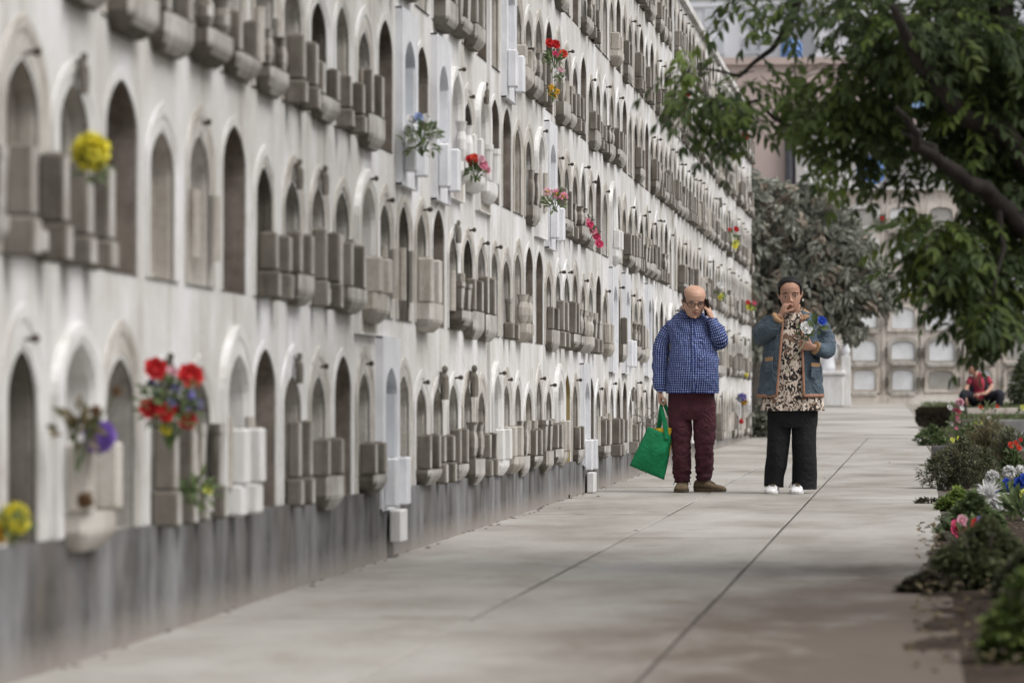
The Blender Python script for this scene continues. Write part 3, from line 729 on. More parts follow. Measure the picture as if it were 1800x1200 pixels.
GY = 77
LG = [leafmat('grey_leaf', (.36, .37, .31, 1), (.25, .265, .22, 1), .4), leafmat('grey_leaf_dark', (.20, .21, .17, 1), (.14, .15, .12, 1), .35), leafmat('grey_leaf_dry', (.34, .29, .23, 1), (.24, .20, .16, 1), .3)]
def far_tree():
    t_ = thing('drooping_tree', 'grey green drooping tree beside the end of the long wall', 'tree', (-2.9, GY, g(GY)))
    L = Vector(t_.location); q = random.Random(8)
    m = MB(); m.tube([(0, 0, -.1), (.02, 0, .8), (.15, .1, 1.9), (.3, .1, 2.9), (.2, 0, 3.9)], [.14, .12, .1, .07, .03], 10)
    for e in ((1.2, -.4, 3.3), (.9, .6, 3.9), (-.9, .3, 4.0), (1.6, .2, 2.7), (-.6, -.5, 3.4), (1.5, -.5, 2.3), (.6, -.7, 3.6)):
        m.tube([(.1, .05, 1.7), (e[0]*.5, e[1]*.5, (e[2]+1.9)*.52), e], [.07, .045, .012], 7)
    m.build('trunk', M_BARK2, t_, smooth=True)
    c_ = MB()
    lob = [(1345,340,34),(1345,420,50),(1350,500,55),(1400,345,30),(1400,400,50),(1400,470,60),(1440,420,50),(1450,370,34),(1430,500,55),(1470,450,50),(1480,500,50),(1480,400,36),(1510,460,40),(1520,515,36),(1545,520,26),(1490,545,34),(1450,550,40),(1360,560,40),(1400,560,44),(1560,500,18),(1500,575,20),(1508,430,26),(1330,600,26),(1280,400,70),(1250,480,70),(1300,330,40)]
    for (px, py, rp_) in lob:
        C0 = atY(px, py, GY)-L; rm = rp_/FPX*GY
        for i in range(int(rp_*1.35)):
            v = Vector((q.gauss(0, 1), q.gauss(0, 1), q.gauss(0, 1))).normalized()*rm*q.random()**.4; v.y *= 1.5
            p = C0+v; mi = q.choice([0, 0, 0, 1, 1, 2]) if q.random() < .8 else 1
            d0 = Vector((q.uniform(-1, 1), q.uniform(-1, 1), q.uniform(-1.0, .25)))
            for k in range(9):
                d = (d0+Vector((q.uniform(-.6, .6), q.uniform(-.6, .6), q.uniform(-.8, .3))))
                c_.leaf(p+Vector((q.uniform(-1, 1), q.uniform(-1, 1), q.uniform(-1, 1)))*.1, d, Vector((q.uniform(-1, 1), -1, q.uniform(-.5, 1))), q.uniform(.13, .22), .06, mi, .15, .3)
    c_.build('crown', LG, t_)
far_tree()
def bush(name, label, cat, loc, rx, ry, h, n, ll, lw, mats, seed, spiky=False, stems=True, group=None):
    t_ = thing(name, label, cat, loc, 0, group); q = random.Random(seed); m = MB(); s = MB()
    for i in range(n):
        a = q.uniform(0, 2*math.pi); rr_ = q.random()**.5; z = q.random()
        prof = math.sin(min(1, z*.75+.25)*math.pi)**.5 if not spiky else (.35+.65*z)
        p = Vector((math.cos(a)*rr_*rx*prof, math.sin(a)*rr_*ry*prof, z*h*(1-.35*rr_*rr_)))
        p += Vector((mn.noise(p*6), mn.noise(p*6+Vector((9, 0, 0))), .5*mn.noise(p*5)))*.25*rx
        d = Vector((p.x, p.y, .25*h+(.8*h if spiky else 0)))+Vector((q.uniform(-1, 1), q.uniform(-1, 1), q.uniform(-.6, .8)))*rx*.8
        for k in range(3):
            dd = d.normalized()+Vector((q.uniform(-.7, .7), q.uniform(-.7, .7), q.uniform(-.5, .5)))
            m.leaf(p, dd, Vector((q.uniform(-.5, .5), q.uniform(-.5, .5), 1)), ll*q.uniform(.7, 1.2), lw, q.randrange(len(mats)), .15, .25)
    if stems:
        for i in range(26):
            a = q.uniform(0, 2*math.pi); r1 = q.random()
            s.tube([(.12*rx*math.cos(a), .12*ry*math.sin(a), -.02), (.5*rx*r1*math.cos(a), .5*ry*r1*math.sin(a), h*.4), (.9*rx*r1*math.cos(a), .9*ry*r1*math.sin(a), h*.85)], [.008, .006, .003], 5)
        s.build('stem', M_BARK2, t_)
    m.build('foliage', mats, t_); return t_
LB = [leafmat('bush_leaf_a', (.19, .20, .11, 1), (.12, .13, .07, 1)), leafmat('bush_leaf_b', (.11, .12, .065, 1), (.07, .08, .045, 1))]
LLIME = [leafmat('lime_leaf', (.30, .38, .10, 1), (.20, .27, .07, 1)), leafmat('lime_leaf_b', (.18, .25, .07, 1), (.12, .17, .05, 1))]
LDRY = [leafmat('dry_leaf', (.27, .22, .13, 1), (.18, .15, .09, 1)), leafmat('dry_leaf_b', (.14, .14, .07, 1), (.10, .10, .05, 1))]
LGRN = [leafmat('green_leaf', (.12, .17, .07, 1), (.075, .11, .05, 1)), leafmat('green_leaf_b', (.19, .25, .11, 1), (.12, .16, .07, 1))]
LDARKR = [leafmat('purple_leaf', (.07, .05, .04, 1), (.05, .036, .03, 1)), leafmat('brown_green_leaf', (.09, .08, .05, 1), (.06, .055, .035, 1))]
def gpt(px, py):       # where the pixel's ray meets the ground
    d = ray(px, py); lo, hi = 3, 95
    for _ in range(50):
        m_ = (lo+hi)/2
        z = CZ+d.z/d.y*m_
        if z > g(m_): lo = m_
        else: hi = m_
    Y = (lo+hi)/2; return Vector((d.x/d.y*Y, Y, g(Y)))
def bush_px(name, label, cat, px, pyb, wpx, hpx, n, ll, lw, mats, seed, **kw):
    p = gpt(px, pyb); s_ = FPX/p.y
    return bush(name, label, cat, p, wpx/2/s_, wpx/2/s_*.9, hpx/s_, n, ll, lw, mats, seed, **kw)
LOLV = [leafmat('olive_leaf', (.24, .26, .13, 1), (.15, .17, .08, 1), .4), leafmat('olive_leaf_b', (.14, .16, .085, 1), (.09, .105, .055, 1), .4)]
bush_px('shrub', 'low grey green shrub with bare outer twigs at the edge of the path', 'shrub', 1692, 858, 150, 92, 1700, .05, .012, LB, 1)
bush_px('ground_plant', 'small lime green ground plant in front of the grey green shrub', 'plant', 1686, 895, 66, 34, 420, .05, .025, LLIME, 2, stems=False)
bush_px('bushy_plant', 'dark green bush below the pink and orange bouquet near the camera', 'bush', 1735, 1035, 200, 118, 1900, .05, .022, LOLV, 3)
bush_px('leafy_plant', 'mid green leafy plant behind the pink and orange bouquet', 'plant', 1712, 950, 120, 80, 500, .06, .03, LGRN, 4, stems=False)
bush_px('lime_bush', 'blurred lime green bush cut by the right edge, nearest the camera', 'bush', 1800, 1165, 130, 150, 1100, .05, .024, LLIME+[LGRN[1]], 5)
bush_px('green_bush', 'olive bush at the right edge behind the lime one', 'bush', 1800, 1050, 90, 75, 500, .05, .022, LB, 15)
bush_px('dry_plant', 'tall dry reddish grass plant behind the grey green shrub', 'plant', 1737, 815, 76, 80, 520, .10, .009, LDRY, 6, spiky=True)
bush_px('dark_leafy_plant', 'dark spiky plant right of the dry grass plant', 'plant', 1775, 830, 62, 75, 380, .09, .012, LB, 7, spiky=True)
bush_px('clover_clump', 'round bright green clump beside the clipped dark hedge', 'plant', 1640, 783, 70, 36, 520, .05, .035, LGRN, 8, stems=False)
bush_px('round_plant', 'green plant under the yellow rose among the graves', 'plant', 1710, 782, 62, 42, 420, .05, .03, LGRN, 9, stems=False)
bush_px('red_flowering_bush', 'pale leaved bush with red flowers at the right edge before the far wall', 'bush', 1797, 712, 46, 92, 520, .10, .05, LG[:1]+LGRN, 10)
bush_px('low_shrub', 'dark shrub at the foot of the drooping tree', 'shrub', 1338, 768, 58, 56, 700, .09, .05, LG[1:2]+LG[:1], 11)
bush_px('flower_bed_plant', 'low green plant around the red geraniums', 'plant', 1782, 838, 50, 45, 320, .05, .025, LGRN, 12, stems=False)
bush_px('weed', 'tiny weed growing in the soil by the path near the grey green shrub', 'plant', 1628, 884, 40, 9, 110, .03, .012, LDARKR, 13, stems=False)
bush_px('bed_weed', 'brownish weed patch at the path edge left of the dark green bush', 'plant', 1632, 1040, 90, 30, 300, .045, .02, LDARKR+LB[1:], 14, stems=False)
# clipped hedge
p = gpt(1610, 752)
hg = thing('clipped_hedge', 'low rounded clipped dark hedge across the bed', 'hedge', p); s_ = FPX/p.y; q = random.Random(31)
m = MB(); hw = 62/s_; hh = 34/s_
core = MB(); core.loft([ringe((x, .12, hh*.45), .0, .0) if False else [Vector((x, .12+math.cos(2*math.pi*k/14)*.2*e, hh*.48+math.sin(2*math.pi*k/14)*hh*.46*e)) for k in range(14)] for x, e in ((0, .5), (.05, .9), (hw*.5, 1), (hw-.05, .95), (hw, .5))])
core.build('twigs', M_BARK2, hg)
for i in range(2600):
    x = q.uniform(0, hw); a = q.uniform(-.4, math.pi+.4); e = 1 if .04 < x < hw-.04 else .75
    pp = Vector((x, .12-math.cos(a)*.21*e, hh*.48+math.sin(a)*hh*.5*e)); m.leaf(pp, Vector((q.uniform(-1, 1), -math.cos(a)+q.uniform(-.6, .6), math.sin(a)+q.uniform(-.6, .6))), Vector((q.uniform(-1, 1), 0, 1)), .05, .03, q.randrange(2))
m.build('foliage', LDARKR, hg)
# lawn strips
m = MB(); q = random.Random(32)
for i in range(9000):
    y = q.uniform(69, 89); x = q.uniform(.0, 4.5)
    m.leaf(Vector((x, y, g(y)-.01)), Vector((q.uniform(-.5, .5), q.uniform(-.5, .5), 1)), Vector((q.uniform(-1, 1), -1, 0)), q.uniform(.03, .07), .02, 0)
tag(m.build('lawn', M_GRASS), kind='stuff')
# leaf litter on the soil and the path edge
m = MB(); q = random.Random(33)
for i in range(420):
    y = q.uniform(13, 50); x = q.uniform(.12, 1.6) if q.random() < .72 else -2.635+abs(q.gauss(0, .03)) if q.random() < .93 else q.uniform(-2.5, .1)
    m.leaf(Vector((x, y, g(y)+.004 if x < .12 else g(y)+.03)), Vector((q.uniform(-1, 1), q.uniform(-1, 1), .1)), Vector((0, 0, 1)), q.uniform(.015, .04), .015, 0, .3, .1)
for i in range(900):
    y = q.uniform(12.5, 27); x = abs(q.gauss(0, .8))-.03
    m.leaf(Vector((x, y, g(y)+(.006 if x < 0 else .045))), Vector((q.uniform(-1, 1), q.uniform(-1, 1), q.uniform(.0, .5))), Vector((0, 0, 1)), q.uniform(.015, .05), .022, q.randrange(2), .4, .1)
tag(m.build('leaf_litter', LDARKR[:1]+LDRY[:1]), kind='stuff')

# graves in the garden
def kerb_grave(px, pyb, wpx, hpx, ln, mat, label, nm='kerbed_grave', top=None):
    p = gpt(px, pyb); s_ = FPX/p.y; ww = wpx/s_; h = hpx/s_
    t_ = thing(nm, label, 'grave', p, 0, 'graves in the garden')
    m = MB(); e = .07
    m.bbox(0, ww, 0, e, -.03, h, .008); m.build('end_kerb', mat, t_)
    m = MB(); m.bbox(0, ww, ln-e, ln, -.03, h, .008); m.build('end_kerb', mat, t_)
    for xa in (0, ww-e):
        m = MB(); m.bbox(xa, xa+e, e+.001, ln-e-.001, -.03, h-.004, .008); m.build('side_kerb', mat, t_)
    m = MB(); m.box(e, ww-e, e, ln-e, -.03, h*.75); m.build('fill', M_SOIL if top is None else top, t_)
    return t_
M_GKERB = simple('grey_kerb_stone', (.30, .30, .30, 1), (.20, .20, .20, 1), 4, .8, .2)
M_DKERB = simple('dark_kerb_stone', (.095, .09, .095, 1), (.06, .058, .06, 1), 4, .6, .2)
kerb_grave(1637, 818, 50, 34, .5, M_DKERB, 'dark grey stone box grave behind the grey green shrub')
kerb_grave(1688, 812, 60, 20, .5, M_STONE_PALE, 'pale kerbed grave right of the dark stone box')
kerb_grave(1745, 795, 160, 34, 1.2, M_GKERB, 'grey kerbed grave behind the dry grass plant')
kerb_grave(1755, 768, 170, 30, 1.4, M_GKERB, 'second grey kerbed grave, right of the yellow rose', top=M_GRASS)
kerb_grave(1690, 750, 220, 12, 2.0, M_STONE, 'long low stone grave before the seated person', top=M_STONE)
kerb_grave(1700, 728, 260, 11, 1.2, M_BEIGE, 'beige stone step grave nearest the far wall', top=M_BEIGE)
kerb_grave(1795, 905, 160, 24, 1.4, M_GKERB, 'grey kerbed grave under the white and blue flowers')

# ------------------------------------------------------------------ people
def dense(pts, rad, k=5):
    P = [Vector(p) for p in pts]; Rr = [r if isinstance(r, tuple) else (r, r) for r in rad]; op = []; orr = []
    for i in range(len(P)-1):
        p0, p1, p2, p3 = P[max(i-1, 0)], P[i], P[i+1], P[min(i+2, len(P)-1)]
        for j in range(k):
            t_ = j/k
            op.append(.5*((2*p1)+(p2-p0)*t_+(2*p0-5*p1+4*p2-p3)*t_*t_+(3*p1-p0-3*p2+p3)*t_**3))
            s_ = t_*t_*(3-2*t_); orr.append(tuple(Rr[i][q]*(1-s_)+Rr[i+1][q]*s_ for q in (0, 1)))
    op.append(P[-1]); orr.append(Rr[-1]); return op, orr
def dlimb(mb, pts, rad, m=0, n=18, k=5, up=(0, 1, 0)):
    a, b = dense(pts, rad, k); mb.tube(a, b, n, m, up=up)
def wrinkle(o, fn):
    me = o.data; me.update()
    nr = [v.normal.copy() for v in me.vertices]
    for v, n_ in zip(me.vertices, nr): v.co += n_*fn(v.co, n_)
    me.update()
def torso(mb, rows, m=0, n=40, k=4, e=2.3, gap=None, cap=True):
    # rows: (z, xl, xr, yfront, yback) ; gap: function z -> (x0, x1) of the front opening
    P = [Vector(r) if False else r for r in rows]; R_ = []
    for i in range(len(P)-1):
        for j in range(k):
            t_ = j/k; s_ = t_
            p0, p1, p2, p3 = P[max(i-1, 0)], P[i], P[i+1], P[min(i+2, len(P)-1)]
            R_.append(tuple(.5*((2*p1[q])+(p2[q]-p0[q])*t_+(2*p0[q]-5*p1[q]+4*p2[q]-p3[q])*t_*t_+(3*p1[q]-p0[q]-3*p2[q]+p3[q])*t_**3) for q in range(5)))
    R_.append(P[-1]); rings = []
    for (z, xl, xr, yf, yb) in R_:
        cx, rx = (xl+xr)/2, (xr-xl)/2; cy, ry = (yf+yb)/2, (yb-yf)/2
        ring = []
        if gap:
            g0, g1 = gap(z)
            a0 = math.asin(max(-.98, min(.98, (g1-cx)/rx))); a1 = math.asin(max(-.98, min(.98, (g0-cx)/rx)))
            ts = [a0+(2*math.pi+a1-a0)*i/(n-1) for i in range(n)]
        else: ts = [2*math.pi*i/n for i in range(n)]
        for t_ in ts:
            sx, cy_ = math.sin(t_), -math.cos(t_)
            ring.append(Vector((cx+math.copysign(abs(sx)**(2/e if not gap else 1), sx)*rx, cy+math.copysign(abs(cy_)**(2/e), cy_)*ry, z)))
        rings.append(ring)
    mb.loft(rings, m, cap=cap and not gap, closed=not gap)
    return rings
def remesh(o, vox, smooth=3):
    md = o.modifiers.new('r', 'REMESH'); md.mode = 'VOXEL'; md.voxel_size = vox; md.use_smooth_shade = True
    ms = o.modifiers.new('s', 'SMOOTH'); ms.iterations = smooth; ms.factor = .5
    dg = bpy.context.evaluated_depsgraph_get(); me = bpy.data.meshes.new_from_object(o.evaluated_get(dg))
    mats = [m for m in o.data.materials]; o.modifiers.clear(); o.data = me
    me.polygons.foreach_set('use_smooth', [True]*len(me.polygons)); me.update()
def hand(mb, wrist, fd, pn, sc_=1.0, curls=(50, 50, 50, 50), thumb=1, tcurl=30, spread=.0):
    wrist = Vector(wrist); fd = Vector(fd).normalized(); pn = Vector(pn); pn = (pn-fd*pn.dot(fd)).normalized(); ac = fd.cross(pn)*thumb
    s = sc_
    rot = Matrix((fd, ac, pn)).transposed()
    mb.tube([wrist-fd*.03*s, wrist, wrist+fd*.03*s, wrist+fd*.065*s, wrist+fd*.09*s], [(.022*s, .028*s), (.019*s, .027*s), (.018*s, .037*s), (.017*s, .041*s), (.011*s, .038*s)], 12, up=pn)
    for i, (off, L, c) in enumerate(((.030, .072, curls[0]), (.010, .080, curls[1]), (-.010, .075, curls[2]), (-.029, .060, curls[3]))):
        p = wrist+fd*.082*s+ac*off*s; pts = [p-fd*.012*s, p]; a = R(c)*.55; ang = a
        for q_, seg in ((0, .45), (1, .31), (2, .24)):
            d = fd*math.cos(ang)+pn*math.sin(ang)+ac*off*spread*8
            p = p+d.normalized()*L*seg*s; pts.append(p); ang += R(c)*(1.0 if q_ == 0 else .7)
        mb.tube(pts, [.0095*s, .0095*s, .0090*s, .0082*s, .0065*s], 8)
    p = wrist+fd*.022*s+ac*.022*s+pn*.006*s; d = (fd*.55+ac*.8+pn*.25).normalized(); pts = [p]
    for k_, seg in enumerate((.038, .030, .026)):
        p = p+d*seg*s; pts.append(p); d = (d*math.cos(R(tcurl))+(fd*.6+pn*.7-ac*.3).normalized()*math.sin(R(tcurl))).normalized()
    mb.tube(pts, [.014*s, .012*s, .0105*s, .008*s], 8)
def head(mb, T, w_=1.0):
    # T maps unit head coordinates (chin at 0, crown at 1, face towards -y) into the scene
    rows = [(0.0, .10, -.22, .02, 0), (.05, .19, -.30, .12, 0), (.13, .245, -.33, .22, 0), (.25, .30, -.345, .30, 0), (.38, .335, -.35, .38, 0), (.50, .345, -.345, .42, 0), (.62, .355, -.36, .44, 0), (.74, .355, -.355, .44, 0), (.84, .325, -.31, .40, 0), (.92, .255, -.22, .31, 0), (.97, .17, -.11, .2, 0), (1.0, .05, 0, .09, 0)]
    rings = []
    for z, rx, yf, yb, _ in rows:
        ring = []
        for k in range(24):
            t_ = 2*math.pi*k/24; sx, cy_ = math.sin(t_), -math.cos(t_)
            ring.append(T @ Vector((math.copysign(abs(sx)**.92, sx)*rx*w_, (yf+yb)/2+cy_*(yb-yf)/2, z)))
        rings.append(ring)
    mb.loft(rings)
    def tb(pts, r, n=8): 
        sc_ = (T.to_3x3() @ Vector((0, 0, 1))).length
        mb.tube([T @ Vector(p) for p in pts], [x*sc_ for x in r], n)
    tb([(0, -.335, .52), (0, -.385, .42), (0, -.43, .345), (0, -.40, .31), (0, -.33, .30)], [.03, .036, .048, .045, .03])
    for s in (-1, 1):
        tb([(s*.045, -.35, .335), (s*.045, -.385, .33)], [.032, .03])
        tb([(s*.06, -.335, .53), (s*.15, -.338, .555), (s*.24, -.28, .53)], [.03, .036, .028])    # brow
        tb([(s*.335*w_, .03, .36), (s*.365*w_, .045, .44), (s*.375*w_, .06, .52), (s*.34*w_, .06, .55)], [.025, .035, .045, .02])
    tb([(-.09, -.315, .20), (0, -.355, .205), (.09, -.315, .20)], [.018, .03, .018])
    tb([(0, -.31, .06), (0, -.30, .03)], [.06, .05])
def face_parts(T, par, eyec, browm, lipm, w_=1.0):
    sc_ = (T.to_3x3() @ Vector((0, 0, 1))).length; rot = T.to_3x3().normalized()
    for s in (-1, 1):
        m = MB(); m.ell(T @ Vector((s*.145, -.318, .475)), (.046*sc_, .03*sc_, .024*sc_), 10, 6, 0, rot)
        m.ell(T @ Vector((s*.145, -.339, .474)), (.022*sc_, .012*sc_, .022*sc_), 8, 6, 1, rot); m.build('eye', [M_EYEW, M_EYE], par, smooth=True)
        m = MB(); m.tube([T @ Vector(p) for p in ((s*.05, -.373, .56), (s*.14, -.375, .59), (s*.25, -.31, .56))], [.010*sc_, .016*sc_, .007*sc_], 6); m.build('eyebrow', browm, par)
    m = MB(); m.tube([T @ Vector(p) for p in ((-.10, -.322, .205), (-.04, -.365, .218), (0, -.372, .212), (.04, -.365, .218), (.10, -.322, .205))], [.008*sc_, .02*sc_, .02*sc_, .02*sc_, .008*sc_], 8)
    m.tube([T @ Vector(p) for p in ((-.08, -.325, .195), (0, -.365, .18), (.08, -.325, .195))], [.008*sc_, .022*sc_, .008*sc_], 8); m.build('lips', lipm, par, smooth=True)
def headT(base, H, yaw, pitch, roll=0):
    return Matrix.Translation(Vector(base)) @ Matrix.Rotation(R(yaw), 4, 'Z') @ Matrix.Rotation(R(pitch), 4, 'X') @ Matrix.Rotation(R(roll), 4, 'Y') @ Matrix.Scale(H, 4)
M_SKIN1 = simple('skin_fair', (.54, .335, .245, 1), (.46, .275, .20, 1), 14, .5, .05, .002)
M_SKIN2 = simple('skin_tan', (.47, .275, .20, 1), (.39, .22, .155, 1), 14, .5, .05, .002)
M_EYEW = simple('eye_white', (.5, .47, .44, 1), None, 3, .3, 0); M_EYE = simple('iris', (.02, .012, .01, 1), None, 3, .2, 0)
M_HAIRG = simple('grey_hair', (.085, .08, .075, 1), (.04, .037, .035, 1), 60, .7, .4, .003, (1, 1, .2))
M_HAIRB = simple('black_hair', (.012, .010, .010, 1), (.006, .005, .005, 1), 50, .55, .4, .003, (1, 1, .2), spec=.2)
M_LIP = simple('lips', (.36, .16, .13, 1), None, 5, .5, 0); M_LIP2 = simple('lips_brown', (.30, .11, .095, 1), None, 5, .5, 0)
M_BLACK = simple('black_plastic', (.012, .012, .014, 1), None, 5, .3, 0, spec=.6)
def cloth(mat, amp=.5):
    t_ = mat.node_tree; bs = t_.nodes['Principled BSDF']; co = t_.nodes.new('ShaderNodeTexCoord')
    n1 = t_.nodes.new('ShaderNodeTexNoise'); n1.inputs['Scale'].default_value = 9; n1.inputs['Detail'].default_value = 3; n1.inputs['Distortion'].default_value = 1.6
    t_.links.new(co.outputs['Object'], n1.inputs['Vector'])
    mm = t_.nodes.new('ShaderNodeMath'); mm.operation = 'SUBTRACT'; mm.inputs[1].default_value = .5; t_.links.new(n1.outputs['Fac'], mm.inputs[0])
    m2 = t_.nodes.new('ShaderNodeMath'); m2.operation = 'ABSOLUTE'; t_.links.new(mm.outputs[0], m2.inputs[0])
    bp = t_.nodes.new('ShaderNodeBump'); bp.inputs['Strength'].default_value = amp; bp.inputs['Distance'].default_value = .09
    t_.links.new(m2.outputs[0], bp.inputs['Height']); t_.links.new(bp.outputs[0], bs.inputs['Normal'])
# gingham cotton
t = NT('gingham_cotton'); t.bsdf.inputs['Roughness'].default_value = .9; t.bsdf.inputs['Specular IOR Level'].default_value = .1
sx = t.n('ShaderNodeSeparateXYZ'); t.l(t.co.outputs['UV'], sx.inputs[0])
def stripe(o, per, w_):
    a = mul(o, 1/per); b = mul(a, 0.0, 'FRACT'); return mul(b, w_, 'LESS_THAN')
su = stripe(sx.outputs[0], .0185, .58); sv = stripe(sx.outputs[1], .0185, .58)
both = mul(su, sv); anyv = mul(mul(su, sv, 'ADD'), .5)
c = t.ramp(anyv, [(0, (.45, .52, .70, 1)), (.5, (.070, .105, .30, 1)), (1, (.018, .026, .10, 1))])
fn = t.noise((1, 1, 1), 12, 3); c = t.mix(c, t.ramp(fn, [(.35, (.75, .75, .8, 1)), (.6, (1, 1, 1, 1))]), .5, 'MULTIPLY'); t.col(c); M_GING = t.mat
M_BURG = simple('burgundy_twill', (.082, .024, .034, 1), (.050, .016, .023, 1), 10, .9, .3, .004)
M_BROWNSHOE = simple('brown_suede', (.19, .14, .085, 1), (.13, .095, .06, 1), 18, .85, .2, .002); M_SOLE = simple('shoe_sole', (.13, .10, .06, 1), (.09, .07, .045, 1), 20, .8, .2, .002)
M_BLACKT = simple('black_crepe', (.010, .010, .012, 1), (.006, .006, .007, 1), 8, .85, .3, .004)
M_WSHOE = simple('white_leather', (.72, .72, .72, 1), (.60, .60, .61, 1), 8, .4, .05, .002)
M_DENIM = simple('blue_canvas', (.088, .118, .148, 1), (.060, .083, .106, 1), 16, .9, .4, .004)
M_TAN = simple('tan_corduroy', (.36, .23, .125, 1), (.27, .165, .09, 1), 24, .9, .3, .003); M_PINKT = simple('rust_trim', (.36, .20, .14, 1), (.28, .15, .10, 1), 24, .9, .3, .003)
M_GREENBAG = simple('green_nonwoven', (.012, .27, .105, 1), (.008, .19, .072, 1), 5, .75, .25, .006)
M_YPACK = simple('yellow_packet', (.75, .50, .03, 1), (.62, .38, .02, 1), 16, .5, .2)
for m_, a_ in ((M_GING, .75), (M_BURG, .55), (M_DENIM, .6), (M_BLACKT, .35), (M_GREENBAG, .35)): cloth(m_, a_)
# printed blouse
t = NT('printed_blouse'); t.bsdf.inputs['Roughness'].default_value = .8
m1 = t.n('ShaderNodeMapping'); m1.inputs['Scale'].default_value = (1, 1, .8); m1.inputs['Rotation'].default_value = (0, .6, 0); t.l(t.co.outputs['Object'], m1.inputs[0])
def nz(s_, off, dist=1.2):
    x = t.n('ShaderNodeTexNoise'); x.inputs['Scale'].default_value = s_; x.inputs['Detail'].default_value = 1.5; x.inputs['Distortion'].default_value = dist
    ad_ = t.n('ShaderNodeVectorMath', operation='ADD'); ad_.inputs[1].default_value = (off, off, off); t.l(m1.outputs[0], ad_.inputs[0]); t.l(ad_.outputs[0], x.inputs['Vector']); return x.outputs['Fac']
c = t.ramp(nz(34, 0), [(.0, (.78, .70, .62, 1)), (.505, (.58, .49, .41, 1)), (.525, (.014, .011, .010, 1)), (1, (.01, .008, .008, 1))])
c2_ = t.ramp(nz(28, 7), [(.0, (0, 0, 0, 1)), (.60, (0, 0, 0, 1)), (.62, (1, 1, 1, 1))]); c = t.mix(c, (.17, .10, .065, 1), c2_)
t.col(c); M_BLOUSE = t.mat
def shoe(par, base, toe_dir, L, wd, h, up_m, sole_m, laces=True, name='shoe'):
    d = Vector((toe_dir[0], toe_dir[1], 0)).normalized(); s_ = Vector((d.y, -d.x, 0)); b = Vector(base)
    def rg(u, w_, z0, z1, n=14):
        c_ = b+d*u; return [c_+s_*math.cos(2*math.pi*k/n)*w_+Vector((0, 0, (z0+z1)/2+math.sin(2*math.pi*k/n)*(z1-z0)/2)) for k in range(n)]
    m = MB(); prof = ((-.30, .36, .20, .5), (-.27, .42, .14, .95), (-.18, .44, .14, 1.1), (-.05, .42, .14, 1.12), (.08, .40, .14, .98), (.25, .44, .14, .74), (.42, .50, .14, .60), (.56, .48, .14, .54), (.66, .36, .16, .44), (.70, .18, .2, .34))
    m.loft([rg(u*L, w_*wd, z0*h, z1*h) for u, w_, z0, z1 in prof]); o = m.build(name, up_m, par, smooth=True)
    m = MB(); n = 16; top = []; 
    out = [(-.31, 0), (-.30, .3), (-.22, .44), (0, .44), (.2, .46), (.42, .54), (.6, .46), (.70, .25), (.72, 0), (.70, -.25), (.6, -.46), (.42, -.54), (.2, -.46), (0, -.44), (-.22, -.44), (-.30, -.3)]
    m.loft([[b+d*u*L*f+s_*v*wd*f+Vector((0, 0, z)) for u, v in out] for z, f in ((0, .96), (.006, 1), (h*.24, 1.02), (h*.28, .99))]); m.build('sole', sole_m, o, smooth=False)
    if laces:
        m = MB()
        for q_ in range(4):
            u = (.02+.08*q_)*L; z = h*(1.10-.115*q_); m.tube([b+d*u+s_*wd*.22+Vector((0, 0, z-.012)), b+d*(u+.01)+Vector((0, 0, z)), b+d*(u+.02)-s_*wd*.22+Vector((0, 0, z-.012))], .004, 5)
        m.tube([b+d*0+Vector((0, 0, h*1.08)), b+s_*wd*.4+Vector((0, 0, h*1.1)), b+s_*wd*.62+d*.02+Vector((0, 0, h*.55))], .003, 4)
        m.tube([b+d*0+Vector((0, 0, h*1.08)), b-s_*wd*.4+Vector((0, 0, h*1.1)), b-s_*wd*.62+d*.02+Vector((0, 0, h*.55))], .003, 4); m.build('lace', M_SOLE, o)

# ---- the man
mp = gpt(1217, 864); MS = FPX/(mp.y)
man = thing('person', 'bald man in glasses and blue checked shirt talking on a phone by the long wall', 'person', mp)
X = lambda px: (px-1217)/MS
Z = lambda py: (864-py)/MS
body = MB()
HT = headT((X(1219), -.055, Z(557)), .252, 14, 13, 2)
head(body, HT, 1.0)
dlimb(body, [(X(1211), .03, Z(585)), (X(1212), .02, Z(560)), (X(1214), .0, Z(538))], [.075, .066, .07])
torso(body, [(Z(730), X(1190), X(1240), -.08, .08), (Z(690), X(1182), X(1252), -.11, .11), (Z(640), X(1187), X(1250), -.12, .11), (Z(590), X(1188), X(1244), -.09, .08), (Z(566), X(1188), X(1240), -.06, .06), (Z(556), X(1195), X(1232), -.05, .06)])
dlimb(body, [(X(1174), .02, Z(584)), (X(1165), .02, Z(610)), (X(1160), .01, Z(645)), (X(1160), -.02, Z(688))], [.035, .042, .040, .028])
dlimb(body, [(X(1243), .02, Z(580)), (X(1258), -.0, Z(592)), (X(1266), -.03, Z(606)), (X(1262), -.09, Z(590)), (X(1252), -.1, Z(562))], [.035, .042, .042, .038, .028])
for (a, b_) in ((1196, 1199), (1237, 1237)):
    dlimb(body, [(X(a), 0, Z(715)), (X((a+b_)/2), -.01, Z(775)), (X(b_), .02, Z(850))], [.075, .055, .038])
hand(body, (X(1160), -.02, Z(689)), (.05, -.1, -1), (1, .1, 0), 1.0, (85, 85, 88, 90), 1, 35)
hand(body, (X(1252.5), -.105, Z(561)), (-.32, -.12, .95), (-.8, .3, -.1), 1.0, (42, 48, 55, 62), -1, 25)
o = body.build('body', M_SKIN1, man); remesh(o, .0042, 2)
face_parts(HT, man, 0, M_HAIRG, M_LIP)
